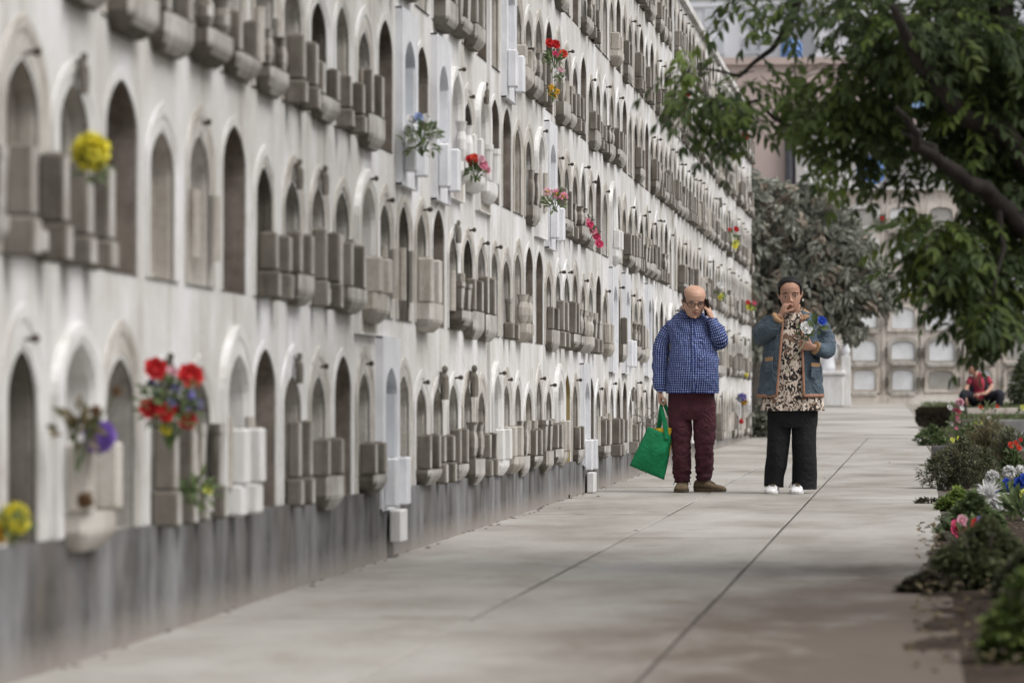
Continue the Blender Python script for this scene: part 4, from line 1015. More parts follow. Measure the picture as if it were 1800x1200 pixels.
# cropped hair: a shell round the sides and back of the head
def hair_shell(T, par, mat, keep, gr=1.05, w_=1.0, name='hair'):
    m = MB(); rows = [(.25, .30, -.30, .32), (.38, .335, -.33, .40), (.50, .345, -.34, .43), (.62, .355, -.35, .45), (.74, .355, -.35, .45), (.84, .325, -.31, .41), (.92, .255, -.22, .32), (.97, .17, -.11, .21), (1.0, .05, 0, .1)]
    n = 96; V = []; fine = []
    for ra, rb in zip(rows, rows[1:]):
        for j in range(5): fine.append(tuple(ra[q]+(rb[q]-ra[q])*j/5 for q in range(4)))
    rows = fine+[rows[-1]]
    for z, rx, yf, yb in rows:
        for k in range(n):
            t_ = 2*math.pi*k/n; sx, cy_ = math.sin(t_), -math.cos(t_)
            V.append(Vector((math.copysign(abs(sx)**.92, sx)*rx*w_*gr, (yf+yb)/2+cy_*(yb-yf)/2*gr, .55+(z-.55)*(1+(gr-1)*.8))))
    F = []
    for i in range(len(rows)-1):
        for k in range(n):
            q_ = (k+1) % n; f = (i*n+k, i*n+q_, (i+1)*n+q_, (i+1)*n+k); c_ = sum((V[j] for j in f), Vector())/4
            if keep(c_): F.append(f)
    m.add([T @ v for v in V], F); o = m.build(name, mat, par, smooth=True)
    sd_ = o.modifiers.new('s', 'SOLIDIFY'); sd_.thickness = .006; sd_.offset = -1; return o
hair_shell(HT, man, M_HAIRG, lambda c_: c_.y > -.16+max(0, (c_.z-.62))*1.1 and c_.z < .80 and c_.z > .33+(.0 if c_.y > .08 else .16))
gl = MB()
for s in (-1, 1):
    pts = [HT @ Vector((s*.165+math.cos(a)*.112, -.40+.05*abs(math.cos(a))*(1 if math.cos(a)*s > 0 else .2), .47+math.sin(a)*.082)) for a in [2*math.pi*k/18 for k in range(19)]]
    gl.tube(pts, .0026, 6)
    gl.tube([HT @ Vector((s*.275, -.36, .49)), HT @ Vector((s*.35, -.2, .50)), HT @ Vector((s*.385, .03, .50))], .004, 6)
gl.tube([HT @ Vector((-.055, -.405, .50)), HT @ Vector((0, -.42, .505)), HT @ Vector((.055, -.405, .50))], .0035, 6)
gl.build('glasses', simple('tortoise_frame', (.05, .025, .018, 1), None, 8, .3, 0), man)
sh = MB()
torso(sh, [(Z(691), X(1170.5), X(1261.5), -.165, .145), (Z(683), X(1171), X(1262), -.17, .145), (Z(655), X(1173), X(1264.5), -.19, .14), (Z(625), X(1177), X(1262), -.18, .135), (Z(595), X(1177), X(1257), -.15, .13), (Z(577), X(1174), X(1254), -.125, .125), (Z(566), X(1173), X(1251), -.10, .115), (Z(558), X(1182), X(1244), -.075, .10), (Z(551), X(1190), X(1237), -.06, .085)], cap=False, n=56)
dlimb(sh, [(X(1186), .02, Z(569)), (X(1174), .02, Z(581)), (X(1164), .02, Z(604)), (X(1161), .01, Z(635)), (X(1161), -.01, Z(662)), (X(1160.5), -.02, Z(682)), (X(1160.5), -.02, Z(688))], [.035, (.062, .055), (.066, .064), (.062, .066), (.058, .062), (.050, .053), (.046, .048)])
dlimb(sh, [(X(1237), .02, Z(568)), (X(1249), .015, Z(577)), (X(1258), .0, Z(588)), (X(1264), -.03, Z(602)), (X(1266), -.075, Z(598)), (X(1261), -.10, Z(581)), (X(1254.5), -.105, Z(564)), (X(1253.5), -.105, Z(560))], [.04, (.064, .058), (.072, .06), (.070, .058), (.066, .055), (.058, .05), (.042, .042), (.040, .040)], up=(1, 0, 0))
o = sh.build('shirt', M_GING, man, smooth=True)
def ridge(v): return 1-2*abs(mn.noise(v))
wrinkle(o, lambda c_, n_: .008*mn.noise(Vector((c_.x*8, c_.y*8, c_.z*11)))+.012*ridge(Vector((c_.x*10+c_.z*9, c_.y*8, c_.z*8-c_.x*7)))+.005*ridge(Vector((c_.x*22, c_.y*18, c_.z*26)))-.008)
m = MB()   # collar stand with two points
m.loft([[Vector((X(1214)+math.sin(a)*rr_, -.0+dy-math.cos(a)*rr_*.95, Z(py)-.022*max(0, math.cos(a))**3)) for a in [R(14)+(2*math.pi-R(28))*k/20 for k in range(21)]] for rr_, py, dy in ((.094, 553.5, -.01), (.084, 549, -.008), (.076, 544, -.004), (.090, 548.5, -.010), (.104, 554, -.014))], closed=False, cap=False)
o = m.build('collar', M_GING, man, smooth=True); sd_ = o.modifiers.new('s', 'SOLIDIFY'); sd_.thickness = .003
pk = MB(); pts_ = [(560, -.108), (575, -.128), (595, -.153), (625, -.183), (655, -.193), (683, -.173), (690, -.168)]
pk.tube([(X(1218+i*.7), y_-.001, Z(py_)) for i, (py_, y_) in enumerate(pts_)], [(.003, .017)]*7, 8, up=(0, 1, 0)); pk.build('placket', M_GING, man, smooth=True)
tr = MB()
torso(tr, [(Z(738), X(1176), X(1259), -.10, .12), (Z(728), X(1174.5), X(1259.5), -.115, .13), (Z(706), X(1173.5), X(1258.5), -.125, .14), (Z(686), X(1175), X(1257), -.125, .13)], n=40, cap=True)
dlimb(tr, [(X(1195), 0, Z(722)), (X(1196), -.005, Z(745)), (X(1198), -.015, Z(775)), (X(1198), -.01, Z(800)), (X(1198.5), .005, Z(825)), (X(1199), .015, Z(846))], [(.105, .098), (.102, .093), (.085, .080), (.080, .074), (.070, .063), (.062, .057)], n=22, k=10)
dlimb(tr, [(X(1238), 0, Z(722)), (X(1238.5), -.005, Z(745)), (X(1239), -.02, Z(775)), (X(1238.5), -.01, Z(800)), (X(1237.5), .005, Z(822)), (X(1236.5), .015, Z(843))], [(.105, .098), (.102, .092), (.087, .082), (.078, .074), (.068, .062), (.062, .056)], n=22, k=10)
o = tr.build('trousers', M_BURG, man, smooth=True)
def fold(c_, n_):
    low = max(0, 1-abs(c_.z-.16)/.2)+.6*max(0, 1-abs(c_.z-.44)/.12)
    return .004*mn.noise(Vector((c_.x*12, c_.y*12, c_.z*12)))+low*.019*ridge(Vector((c_.x*7+3, c_.y*8, c_.z*26)))+.009*ridge(Vector((c_.x*9+c_.z*4, c_.y*9, c_.z*10)))-.008
wrinkle(o, fold)
shoe(man, (X(1199), .02, 0), (0, -1), .27, .112, .10, M_BROWNSHOE, M_SOLE)
shoe(man, (X(1238), .02, 0), (.86, -.5), .27, .112, .10, M_BROWNSHOE, M_SOLE)
# phone
ph = MB(); ph.bbox(-.0045, .0045, -.036, .036, -.074, .074, .003)
o = ph.build('phone', M_BLACK, loc=mp+Vector((X(1243.5), -.10, Z(541)))); o.rotation_euler = (R(12), R(-16), R(38)); tag(o, 'dark phone held to the ear of the bald man', 'phone')
lens = MB(); lens.bbox(.0046, .0062, -.03, -.008, .038, .066, .002); l_ = lens.build('camera_bump', simple('phone_lens', (.05, .05, .06, 1), None, 5, .2, 0), o)
# green bag
bagp = mp+Vector((X(1150), -.03, Z(830)))
bg_ = thing('tote_bag', 'green cloth tote bag hanging from the hand of the bald man', 'bag', bagp)
def BX(px, py, dy=0): return Vector((X(px)-X(1150), dy, Z(py)-Z(830)))
def pouch(mb, TL_, TR_, BR_, BL_, th_, n=14, top_open=.5):
    for sgn in (-1, 1):
        vs = []
        for j in range(n+1):
            v = j/n
            for i in range(n+1):
                u = i/n; p = (TL_.lerp(TR_, u)).lerp(BL_.lerp(BR_, u), v)
                b_ = (math.sin(math.pi*u)**.6)*(top_open+(1-top_open)*math.sin(math.pi*min(1, v*.9+.1)))*(math.sin(math.pi*min(1, (1-v)*.5/.5*.999)*.5)**.5)
                b_ *= 1+.5*mn.noise(Vector((u*3, v*3, sgn*2)))
                vs.append(p+Vector((.004*mn.noise(Vector((u*5, v*6, 2))), sgn*th_*b_+.008*mn.noise(Vector((u*6, v*5, 5+sgn))), 0)))
        fs = [(j*(n+1)+i, j*(n+1)+i+1, (j+1)*(n+1)+i+1, (j+1)*(n+1)+i) for j in range(n) for i in range(n)]
        mb.add(vs, fs if sgn < 0 else [tuple(reversed(f)) for f in fs])
m = MB(); pouch(m, BX(1140, 750), BX(1183, 766), BX(1168, 843), BX(1107, 818), .075)
o = m.build('bag_body', M_GREENBAG, bg_, smooth=True); sd_ = o.modifiers.new('s', 'SOLIDIFY'); sd_.thickness = .003
for (a, bb, dy, nm) in (((1161.5, 705), (1173, 768), -.055, 0), ((1163, 705), (1156, 758), .045, 0)):
    m = MB(); m.tube([BX(a[0], a[1], -.0), BX((a[0]*2+bb[0])/3, a[1]+20, dy*.5), BX((a[0]+bb[0]*2)/3+1, a[1]+40, dy*.9), BX(bb[0], bb[1], dy*1.05), BX(bb[0], bb[1]+5, dy*1.1)], [(.003, .010), (.003, .016), (.003, .019), (.003, .019), (.003, .019)], 8, up=(0, 1, 0)); m.build('strap', M_GREENBAG, bg_, smooth=True)
m = MB(); m.tube([BX(1167, 706, .01), BX(1178, 735, .05), BX(1179, 764, .05)], [(.003, .015)]*3, 8, up=(0, 1, 0)); m.build('strap', M_GREENBAG, bg_, smooth=True)
m = MB(); a_ = MB(); pouch(m, BX(1150, 752.5, -.02), BX(1184, 751, -.02), BX(1178, 800), BX(1146, 790), .03, 8)
o = m.build('yellow_packet', M_YPACK, smooth=True, loc=bagp); tag(o, 'yellow packet sticking out of the green tote bag', 'packet')

# ---- the woman
wpn = gpt(1393, 867); WS = FPX/wpn.y
wom = thing('person', 'dark haired woman in a blue jacket and printed blouse, hand at her mouth, holding flowers', 'person', wpn)
X = lambda px: (px-1393)/WS
Z = lambda py: (867-py)/WS
body = MB()
HT = headT((X(1391), -.06, Z(547)), .262, 4, 8, -3)
head(body, HT, .93)
dlimb(body, [(X(1396), .03, Z(585)), (X(1395), .02, Z(562)), (X(1394), .0, Z(536))], [.075, .055, .06])
torso(body, [(Z(730), X(1365), X(1420), -.08, .08), (Z(690), X(1355), X(1430), -.10, .12), (Z(640), X(1362), X(1422), -.1, .1), (Z(590), X(1360), X(1428), -.1, .1), (Z(566), X(1362), X(1426), -.07, .08), (Z(556), X(1375), X(1413), -.05, .06)])
dlimb(body, [(X(1356), .0, Z(566)), (X(1345), -.02, Z(585)), (X(1342), -.05, Z(592)), (X(1356), -.14, Z(575)), (X(1374), -.17, Z(556))], [.05, .045, .042, .036, .026])
dlimb(body, [(X(1432), .0, Z(568)), (X(1446), .0, Z(592)), (X(1454), -.02, Z(613)), (X(1446), -.1, Z(616)), (X(1430), -.16, Z(611))], [.05, .045, .042, .036, .026])
for (a, b_) in ((1368, 1362), (1412, 1408)):
    dlimb(body, [(X(a), 0, Z(715)), (X((a+b_)/2), -.01, Z(775)), (X(b_), .02, Z(852))], [.075, .055, .038])
hand(body, (X(1375), -.175, Z(553)), (.42, -.05, .9), (.75, .5, -.3), .92, (62, 70, 78, 84), -1, 35)
hand(body, (X(1430), -.165, Z(611)), (-1, -.25, .18), (.05, .85, .1), .95, (70, 74, 78, 82), -1, 30)
o = body.build('body', M_SKIN2, wom); remesh(o, .0042, 2)
face_parts(HT, wom, 0, M_HAIRB, M_LIP2)
hair_shell(HT, wom, M_HAIRB, lambda c_: (c_.y > -.15+max(0, .55-c_.z)*1.2 if c_.z < .66 else c_.y > -.15-(c_.z-.66)*.5) and c_.z > (.28 if c_.y > .1 else .46 if c_.y > .02 else .50), 1.10, .94)
m = MB(); m.tube([HT @ Vector(p) for p in ((0, .42, .62), (0, .55, .5), (.12, .52, .3), (.2, .42, .1), (.26, .30, -.05))], [.05, .048, .042, .03, .012], 10); m.build('ponytail', M_HAIRB, wom, smooth=True)
m = MB(); m.ell(HT @ Vector((.37, .0, .30)), (.008, .006, .012), 8, 6); m.build('earring', M_WHITEPAINT, wom)
bl = MB()
torso(bl, [(Z(722), X(1336.5), X(1448), -.155, .155), (Z(712), X(1338), X(1447), -.16, .155), (Z(690), X(1342), X(1443), -.165, .155), (Z(650), X(1350), X(1436), -.16, .14), (Z(615), X(1356), X(1430), -.145, .125), (Z(585), X(1356), X(1432), -.125, .11), (Z(566), X(1360), X(1430), -.095, .10), (Z(556), X(1372), X(1419), -.07, .09), (Z(551), X(1379), X(1411), -.055, .075)], cap=False, n=72)
o = bl.build('blouse', M_BLOUSE, wom, smooth=True)
wrinkle(o, lambda c_, n_: .006*mn.noise(Vector((c_.x*9, c_.y*9, c_.z*6)))+(.012*math.sin(math.atan2(c_.x, -c_.y)*11+c_.z*4)*max(0, 1-(c_.z-.62)/.35) if c_.z < .97 else 0))
m = MB()
for s in (-1, 1):   # open shirt collar
    m.loft([[Vector((X(1394+s*a), y, Z(z))) for a, y, z in row] for row in (((3, -.115, 566), (9, -.09, 555), (14, -.03, 545), (15, .04, 542)), ((8, -.13, 573), (15, -.11, 560), (20, -.04, 549), (20, .05, 547)))], closed=False, cap=False)
o = m.build('blouse_collar', M_BLOUSE, wom, smooth=True); sd_ = o.modifiers.new('s', 'SOLIDIFY'); sd_.thickness = .004
# jacket
jk = MB()
def gapf(z):
    py = 867-z*WS; q_ = (py-555)/(696-555); q_ = max(0, min(1, q_)); return X(1378-11*q_), X(1410+4.5*q_)
J = [(Z(697), X(1331.5), X(1447.5), -.185, .18), (Z(688), X(1332.5), X(1447), -.19, .18), (Z(660), X(1336), X(1445), -.185, .17), (Z(625), X(1342), X(1441), -.175, .155), (Z(595), X(1345), X(1441), -.155, .14), (Z(575), X(1343), X(1443), -.135, .13), (Z(563), X(1347), X(1440), -.115, .125), (Z(555), X(1357), X(1432), -.095, .115), (Z(549), X(1370), X(1420), -.075, .10)]
rg_ = torso(jk, J, gap=gapf, n=64, k=5)
WR = lambda c_, n_: .008*mn.noise(Vector((c_.x*8, c_.y*8, c_.z*7)))+.013*ridge(Vector((c_.x*10+c_.z*6, c_.y*9, c_.z*9-c_.x*5)))+.006*ridge(Vector((c_.x*24, c_.y*20, c_.z*22)))-.009
sl = [([(1368, .0, 565), (1356, .0, 571), (1346, -.01, 581), (1339.5, -.04, 590), (1347, -.10, 587), (1358, -.15, 573), (1368, -.172, 561)], [.04, (.078, .07), (.083, .074), (.080, .072), (.074, .068), (.062, .058), (.050, .050)]),
      ([(1420, .0, 565), (1434, .0, 572), (1446, .0, 585), (1452, -.01, 604), (1452, -.06, 616), (1444, -.12, 617), (1436, -.15, 613)], [.04, (.078, .07), (.076, .07), (.074, .07), (.074, .066), (.064, .058), (.054, .052)])]
for pts, rad in sl: dlimb(jk, [(X(a), y, Z(b_)) for a, y, b_ in pts], rad, n=24, k=6, up=(0, 0, 1) if pts[0][0] > 1400 else (1, 0, 0))
o = jk.build('jacket', M_DENIM, wom, smooth=True); sd_ = o.modifiers.new('s', 'SOLIDIFY'); sd_.thickness = .006
wrinkle(o, WR)
for e_, nm in ((0, 'front_trim'), (-1, 'front_trim')):
    m = MB(); m.tube([r_[e_]+Vector((0, -.006, 0)) for r_ in rg_[:-4]], [(.006, .010)]*(len(rg_)-4), 8, up=(0, 1, 0)); m.build(nm, M_PINKT, wom, smooth=True)
m = MB(); m.tube([p+Vector((0, 0, .006)) for p in rg_[0]], [(.014, .009)]*len(rg_[0]), 8, up=(0, 0, 1)); m.build('hem_trim', M_PINKT, wom, smooth=True)
for pts, _ in sl:
    a, b_ = [Vector((X(p[0]), p[1], Z(p[2]))) for p in pts[-2:]]; d = (b_-a).normalized()
    m = MB(); m.tube([b_-d*.012, b_-d*.004, b_+d*.016, b_+d*.02], [.050, .0535, .0535, .046], 16); m.build('cuff', M_TAN, wom, smooth=True)
m = MB()   # corduroy collar
for s in (-1, 1):
    m.loft([[Vector((X(1395+s*a), y, Z(z))) for a, y, z in row] for row in (((12, -.105, 563), (16, -.06, 551), (18, .0, 544), (13, .08, 541), (0, .10, 541)), ((17, -.125, 566), (28, -.10, 559), (30, -.0, 552), (24, .10, 549), (0, .13, 549)))], closed=False, cap=False)
o = m.build('collar', M_TAN, wom, smooth=True); sd_ = o.modifiers.new('s', 'SOLIDIFY'); sd_.thickness = .008
for (a, b_, yy) in ((1345, 1361, 632), (1426, 1443, 642)):
    m = MB(); x0, x1 = X(a), X(b_); cx = (x0+x1)/2; ang = 1 if cx > 0 else -1
    yf = -.165
    m.bbox(-.5*(x1-x0), .5*(x1-x0), -.004, .004, -.016, .016, .003); f_ = m.build('pocket_flap', M_TAN, wom, loc=(cx, yf, Z(yy))); f_.rotation_euler = (0, R(4*ang), R(28*ang))
    m = MB(); m.bbox(-.47*(x1-x0), .47*(x1-x0), -.003, .003, -.085, 0, .003); f_ = m.build('pocket', M_DENIM, wom, loc=(cx, yf-.001, Z(yy)-.014)); f_.rotation_euler = (0, R(3*ang), R(28*ang))
tr = MB()
torso(tr, [(Z(752), X(1350), X(1436), -.11, .12), (Z(740), X(1349), X(1437), -.12, .13), (Z(715), X(1350), X(1437), -.125, .14), (Z(690), X(1354), X(1432), -.12, .13)], n=40)
dlimb(tr, [(X(1371), 0, Z(735)), (X(1368), -.01, Z(775)), (X(1365), -.01, Z(810)), (X(1361), .01, Z(840)), (X(1360), .01, Z(855))], [(.10, .098), (.094, .090), (.084, .084), (.078, .078), (.078, .078)], n=24, k=8)
dlimb(tr, [(X(1414), 0, Z(735)), (X(1414), -.01, Z(775)), (X(1414), -.01, Z(810)), (X(1413.5), .01, Z(840)), (X(1413.5), .015, Z(859.5))], [(.105, .102), (.102, .098), (.100, .096), (.100, .096), (.100, .098)], n=24, k=8)
o = tr.build('trousers', M_BLACKT, wom, smooth=True)
wrinkle(o, lambda c_, n_: .009*mn.noise(Vector((c_.x*11, c_.y*9, c_.z*3.5)))+.004*mn.noise(Vector((c_.x*20, c_.y*9, c_.z*12))))
shoe(wom, (X(1359), -.02, 0), (-.1, -1), .25, .10, .085, M_WSHOE, M_WSHOE)
shoe(wom, (X(1402), -.03, 0), (-.05, -1), .25, .105, .085, M_WSHOE, M_WSHOE)

# ---- the far person resting by the graves
fp_ = gpt(1722, 727); fp_ = Vector((fp_.x, 84.0, g(84)+.05)); fp_.x = atY(1722, 700, 84).x
per = thing('person', 'person in a red top and dark vest sitting before the far wall, facing left', 'person', fp_)
body = MB(); HTf = headT((-.13, -.10, .62), .24, -48, 14)
head(body, HTf)
dlimb(body, [(-.02, 0, .12), (0, 0, .3), (-.02, -.02, .5), (-.07, -.05, .6), (-.10, -.06, .68)], [.13, .125, .13, .06, .05])
dlimb(body, [(-.15, -.02, .53), (-.24, -.1, .38), (-.27, -.25, .25), (-.26, -.32, .14)], [.05, .042, .036, .026])
dlimb(body, [(.14, 0, .53), (.22, -.06, .38), (.12, -.22, .26), (.02, -.3, .24)], [.05, .042, .036, .026])
for s, k_ in ((-1, -.3), (1, .38)):
    dlimb(body, [(s*.09, .02, .1), (k_, -.25, .22), (k_*.9, -.3, .02)], [.085, .065, .045])
hand(body, (-.26, -.33, .13), (0, -.3, -1), (1, 0, 0), 1, (40, 40, 40, 40)); hand(body, (.0, -.3, .24), (-1, -.2, -.1), (0, .3, -1), 1, (50, 50, 50, 50))
o = body.build('body', M_SKIN2, per); remesh(o, .008, 1)
hair_shell(HTf, per, M_HAIRB, lambda c_: c_.y > -.05 or c_.z > .78, 1.1)
m = MB(); m.ell(HTf @ Vector((0, .5, .45)), (.05, .05, .05), 8, 6); m.build('hair_bun', M_HAIRB, per)
M_REDT = simple('red_top', (.36, .04, .07, 1), (.26, .025, .05, 1), 8, .85, .2); M_NAVY = simple('dark_trousers', (.02, .022, .03, 1), None, 8, .9, .2)
m = MB(); dlimb(m, [(-.02, 0, .16), (0, 0, .3), (-.02, -.01, .46), (-.03, -.02, .57), (-.06, -.03, .60)], [(.16, .15), (.15, .145), (.19, .14), (.15, .11), (.07, .07)])
dlimb(m, [(-.14, -.01, .55), (-.22, -.07, .43)], [.07, .065]); dlimb(m, [(.12, 0, .55), (.21, -.04, .43)], [.07, .065]); m.build('shirt', M_REDT, per, smooth=True)
m = MB(); dlimb(m, [(-.13, -.03, .16), (-.14, -.08, .35), (-.13, -.07, .55)], [(.04, .06), (.04, .06), (.02, .05)]); dlimb(m, [(.10, -.03, .16), (.11, -.09, .35), (.08, -.07, .55)], [(.04, .06), (.04, .06), (.02, .05)]); m.build('vest', M_NAVY, per, smooth=True)
m = MB()
for s, k_ in ((-1, -.3), (1, .38)): dlimb(m, [(s*.08, .05, .12), (k_, -.24, .24), (k_*.95, -.29, .04)], [.13, .09, .07])
m.build('trousers', M_NAVY, per, smooth=True)
for k_ in (-.27, .34):
    shoe(per, (k_, -.3, -.04), (k_*.4, -1), .26, .10, .08, M_BLACK, M_BLACK, False)

# ------------------------------------------------------------------ flowers
FC = {'yellow': (.90, .82, .10), 'red': (.62, .03, .035), 'pink': (.80, .30, .42), 'hotpink': (.75, .10, .22), 'palepink': (.85, .52, .60), 'white': (.85, .85, .84), 'blue': (.04, .10, .55), 'lightblue': (.42, .52, .80), 'purple': (.28, .16, .58), 'violet': (.30, .27, .62), 'orange': (.85, .26, .03), 'gold': (.80, .45, .03), 'coral': (.75, .10, .06), 'brown': (.22, .13, .07), 'lemon': (.80, .82, .22)}
FM = {}
def fm(c):
    if c not in FM: a = FC[c]; FM[c] = leafmat('petal_'+c, a+(1,), tuple(x*.7 for x in a)+(1,), .25, 30, .6)
    return FM[c]
M_STEM = simple('flower_stem', (.10, .16, .05, 1), None, 6, .6, 0)
def bloom(mb, c, r, q, m=0, kind='pom', n=None, face=None):
    c = Vector(c)
    if kind == 'pom':
        n = n or (220 if r > .045 else 90); mb.ell(c, (r*.62, r*.62, r*.62), 10, 7, m)
        for i in range(n):
            v = Vector((q.gauss(0, 1), q.gauss(0, 1), q.gauss(0, 1))).normalized()
            mb.leaf(c+v*r*.25, v+Vector((q.uniform(-.4, .4), q.uniform(-.4, .4), q.uniform(-.4, .4))), Vector((q.uniform(-1, 1), q.uniform(-1, 1), 1)), r*.8, r*.4, m, .3, .3)
    elif kind == 'rose':
        f_ = (face or Vector((.5, -1, .5))).normalized(); a = f_.cross(Vector((0, 0, 1))).normalized(); b_ = f_.cross(a)
        mb.ell(c, (r*.38, r*.38, r*.38), 8, 6, m)
        for lay, (nn_, rad, op_) in enumerate(((4, .35, .35), (5, .5, .7), (7, .62, 1.1))):
            for k in range(nn_):
                t_ = 2*math.pi*k/nn_+lay*.5+q.uniform(-.2, .2); o_ = (a*math.cos(t_)+b_*math.sin(t_))
                mb.petal(c+o_*r*.15-f_*r*.25, (o_*op_+f_*.9), o_*-1+f_*.3, r*(.85+.12*lay), r*1.05, m, .2)
    elif kind == 'spider':
        for i in range(150):
            v = Vector((q.gauss(0, 1), q.gauss(-.3, .8), q.gauss(0, 1))).normalized()
            mb.leaf(c+v*r*.1, v+Vector((q.uniform(-.2, .2), q.uniform(-.2, .2), q.uniform(-.2, .2))), Vector((q.uniform(-1, 1), q.uniform(-1, 1), 1)), r*q.uniform(.7, 1.05), r*.13, m, .3, .25)
    elif kind == 'daisy':
        f_ = (face or Vector((.5, -1, .3))).normalized(); a = f_.cross(Vector((0, 0, 1))).normalized(); b_ = f_.cross(a); n = n or 34
        for k in range(n):
            t_ = 2*math.pi*k/n+q.uniform(-.1, .1); o_ = (a*math.cos(t_)+b_*math.sin(t_)); e = q.uniform(.0, .5)
            mb.leaf(c, o_+f_*e, f_, r*q.uniform(.85, 1.05), r*.2, m, .2, .15)
def bouquet(label, cat, loc, blooms, foliage=None, stem=None, group=None, seed=1, name='bouquet', leaves=LGRN):
    t_ = thing(name, label, cat, loc, 0, group); q = random.Random(seed)
    for (dx, dy, dz, r, c, kd) in blooms:
        m = MB(); bloom(m, (dx, dy, dz), r, q, 0, kd)
        if kd == 'daisy': m.ell((dx+.0, dy-.01, dz), (r*.22, r*.15, r*.22), 8, 6, 1)
        m.build('bloom', [fm(c), fm('gold')], t_)
    m = MB()
    if foliage:
        n, fr, L, wd, cz = foliage
        for i in range(n):
            v = Vector((q.gauss(0, 1), q.gauss(0, .8), q.gauss(0, .8))).normalized()*fr*q.random()**.5
            m.leaf(v+Vector((0, 0, cz)), v+Vector((q.uniform(-.5, .5)*fr, q.uniform(-.5, .5)*fr, q.uniform(0, 1)*fr)), Vector((q.uniform(-1, 1), -1, 1)), L*q.uniform(.7, 1.2), wd, q.randrange(len(leaves)))
        m.build('foliage', leaves, t_)
    if stem is not None:
        m = MB()
        for (dx, dy, dz, r, c, kd) in blooms: m.tube([(0, 0, stem), (dx*.4, dy*.4, (dz+stem)*.5), (dx, dy, dz)], .003, 4)
        m.build('stem', M_STEM, t_)
    return t_
GW = 'flowers fixed to the long niche wall'
def wf(px, py, X_=-2.53): p = atX(px, py, X_); return p, (FPX/proj(*p)[2])
def U(px, py, s_, r, c, kd, cx, cy, q=None):
    return None
def wall_bq(label, cat, px, py, bl, fol=None, stem=None, seed=1, X_=-2.53, name='bouquet', leaves=LGRN):
    p, s_ = wf(px, py, X_); q = random.Random(seed)
    B = [((a-px)/s_, (q.uniform(-.02, .03) if len(bl) > 1 else 0), (py-b_)/s_, r/s_, c, kd) for a, b_, r, c, kd in bl]
    F = None
    if fol: F = (fol[0], fol[1]/s_, fol[2]/s_, fol[3]/s_, (py-fol[4])/s_)
    return bouquet(label, cat, p, B, F, (py-stem)/s_ if stem is not None else None, GW, seed, name, leaves)
wall_bq('big yellow pompom flower on a planter of the long wall, upper left', 'flower', 160, 266, [(160, 266, 36, 'yellow', 'pom')], (20, 16, 30, 9, 300), 320, 1, name='flower')
wall_bq('large bouquet of red roses and violet flowers on the lowest row of the long wall', 'bouquet', 298, 705,
  [(268, 652, 24, 'red', 'rose'), (330, 664, 26, 'red', 'rose'), (262, 722, 22, 'red', 'rose'), (290, 728, 20, 'red', 'rose'), (325, 742, 20, 'red', 'rose'), (300, 655, 12, 'palepink', 'rose'), (311, 725, 14, 'red', 'rose'), (291, 757, 12, 'yellow', 'rose'), (292, 740, 9, 'orange', 'rose'), (275, 685, 10, 'violet', 'pom'), (310, 682, 11, 'violet', 'pom'), (338, 694, 10, 'violet', 'pom'), (300, 706, 11, 'violet', 'pom'), (325, 714, 11, 'violet', 'pom'), (348, 710, 9, 'violet', 'pom'), (262, 672, 8, 'violet', 'pom')],
  (190, 50, 20, 8, 710), 790, 2)
wall_bq('purple pompom flower among dry leaves on the lowest row of the long wall', 'flower', 175, 766, [(175, 766, 30, 'purple', 'pom')], None, 800, 3, name='flower')
wall_bq('dry brown leaves beside the purple pompom flower', 'dry bouquet', 135, 755, [(128, 740, 12, 'brown', 'pom'), (170, 722, 12, 'brown', 'pom'), (205, 688, 11, 'brown', 'pom')], (60, 34, 30, 12, 755), 830, 4, -2.55, 'dry_bouquet', LDRY)
wall_bq('dry round brown bloom below the purple pompom flower', 'dry flower', 150, 878, [(150, 878, 17, 'brown', 'pom')], None, 900, 5, -2.5, 'dry_flower', LDRY)
wall_bq('yellow and gold flowers at the left edge of the lowest row', 'bouquet', 22, 912, [(22, 912, 30, 'yellow', 'pom'), (0, 935, 22, 'gold', 'pom'), (36, 922, 16, 'yellow', 'pom')], (40, 28, 26, 10, 930), 960, 6, -2.5)
wall_bq('green leaves with one pale yellow lily, right of the big red bouquet', 'flower', 348, 868, [(364, 862, 11, 'lemon', 'rose')], (50, 24, 30, 9, 866), 905, 7, name='flower')
wall_bq('white and blue bouquet with silver green leaves on the third row', 'bouquet', 742, 238,
  [(722, 212, 11, 'white', 'rose'), (716, 230, 12, 'white', 'rose'), (720, 252, 11, 'white', 'rose'), (748, 210, 10, 'white', 'rose'), (756, 243, 12, 'white', 'rose'), (735, 208, 10, 'lightblue', 'rose'), (765, 232, 9, 'white', 'rose')], (90, 32, 18, 6, 244), 275, 8)
wall_bq('red and pink silk flowers in a white planter on the third row', 'bouquet', 835, 296, [(826, 283, 11, 'red', 'rose'), (833, 280, 10, 'coral', 'rose'), (849, 292, 10, 'pink', 'rose'), (854, 300, 8, 'pink', 'rose'), (846, 281, 8, 'palepink', 'rose')], (70, 14, 12, 5, 302), 320, 9)
wall_bq('pale pink lilies in a white planter on the third row, right of the red ones', 'bouquet', 975, 344, [(962, 337, 10, 'palepink', 'daisy'), (978, 341, 11, 'pink', 'daisy'), (990, 345, 10, 'pink', 'daisy'), (970, 350, 8, 'white', 'rose')], (60, 18, 12, 5, 352), 372, 10)
wall_bq('pink flowers in a slanting wrapper hanging from the third row', 'wrapped bouquet', 1044, 412, [(1036, 396, 8, 'hotpink', 'rose'), (1041, 406, 9, 'pink', 'rose'), (1047, 417, 9, 'hotpink', 'rose'), (1052, 430, 9, 'hotpink', 'rose'), (1033, 388, 5, 'pink', 'rose')], (14, 8, 8, 4, 408), None, 11, -2.5)
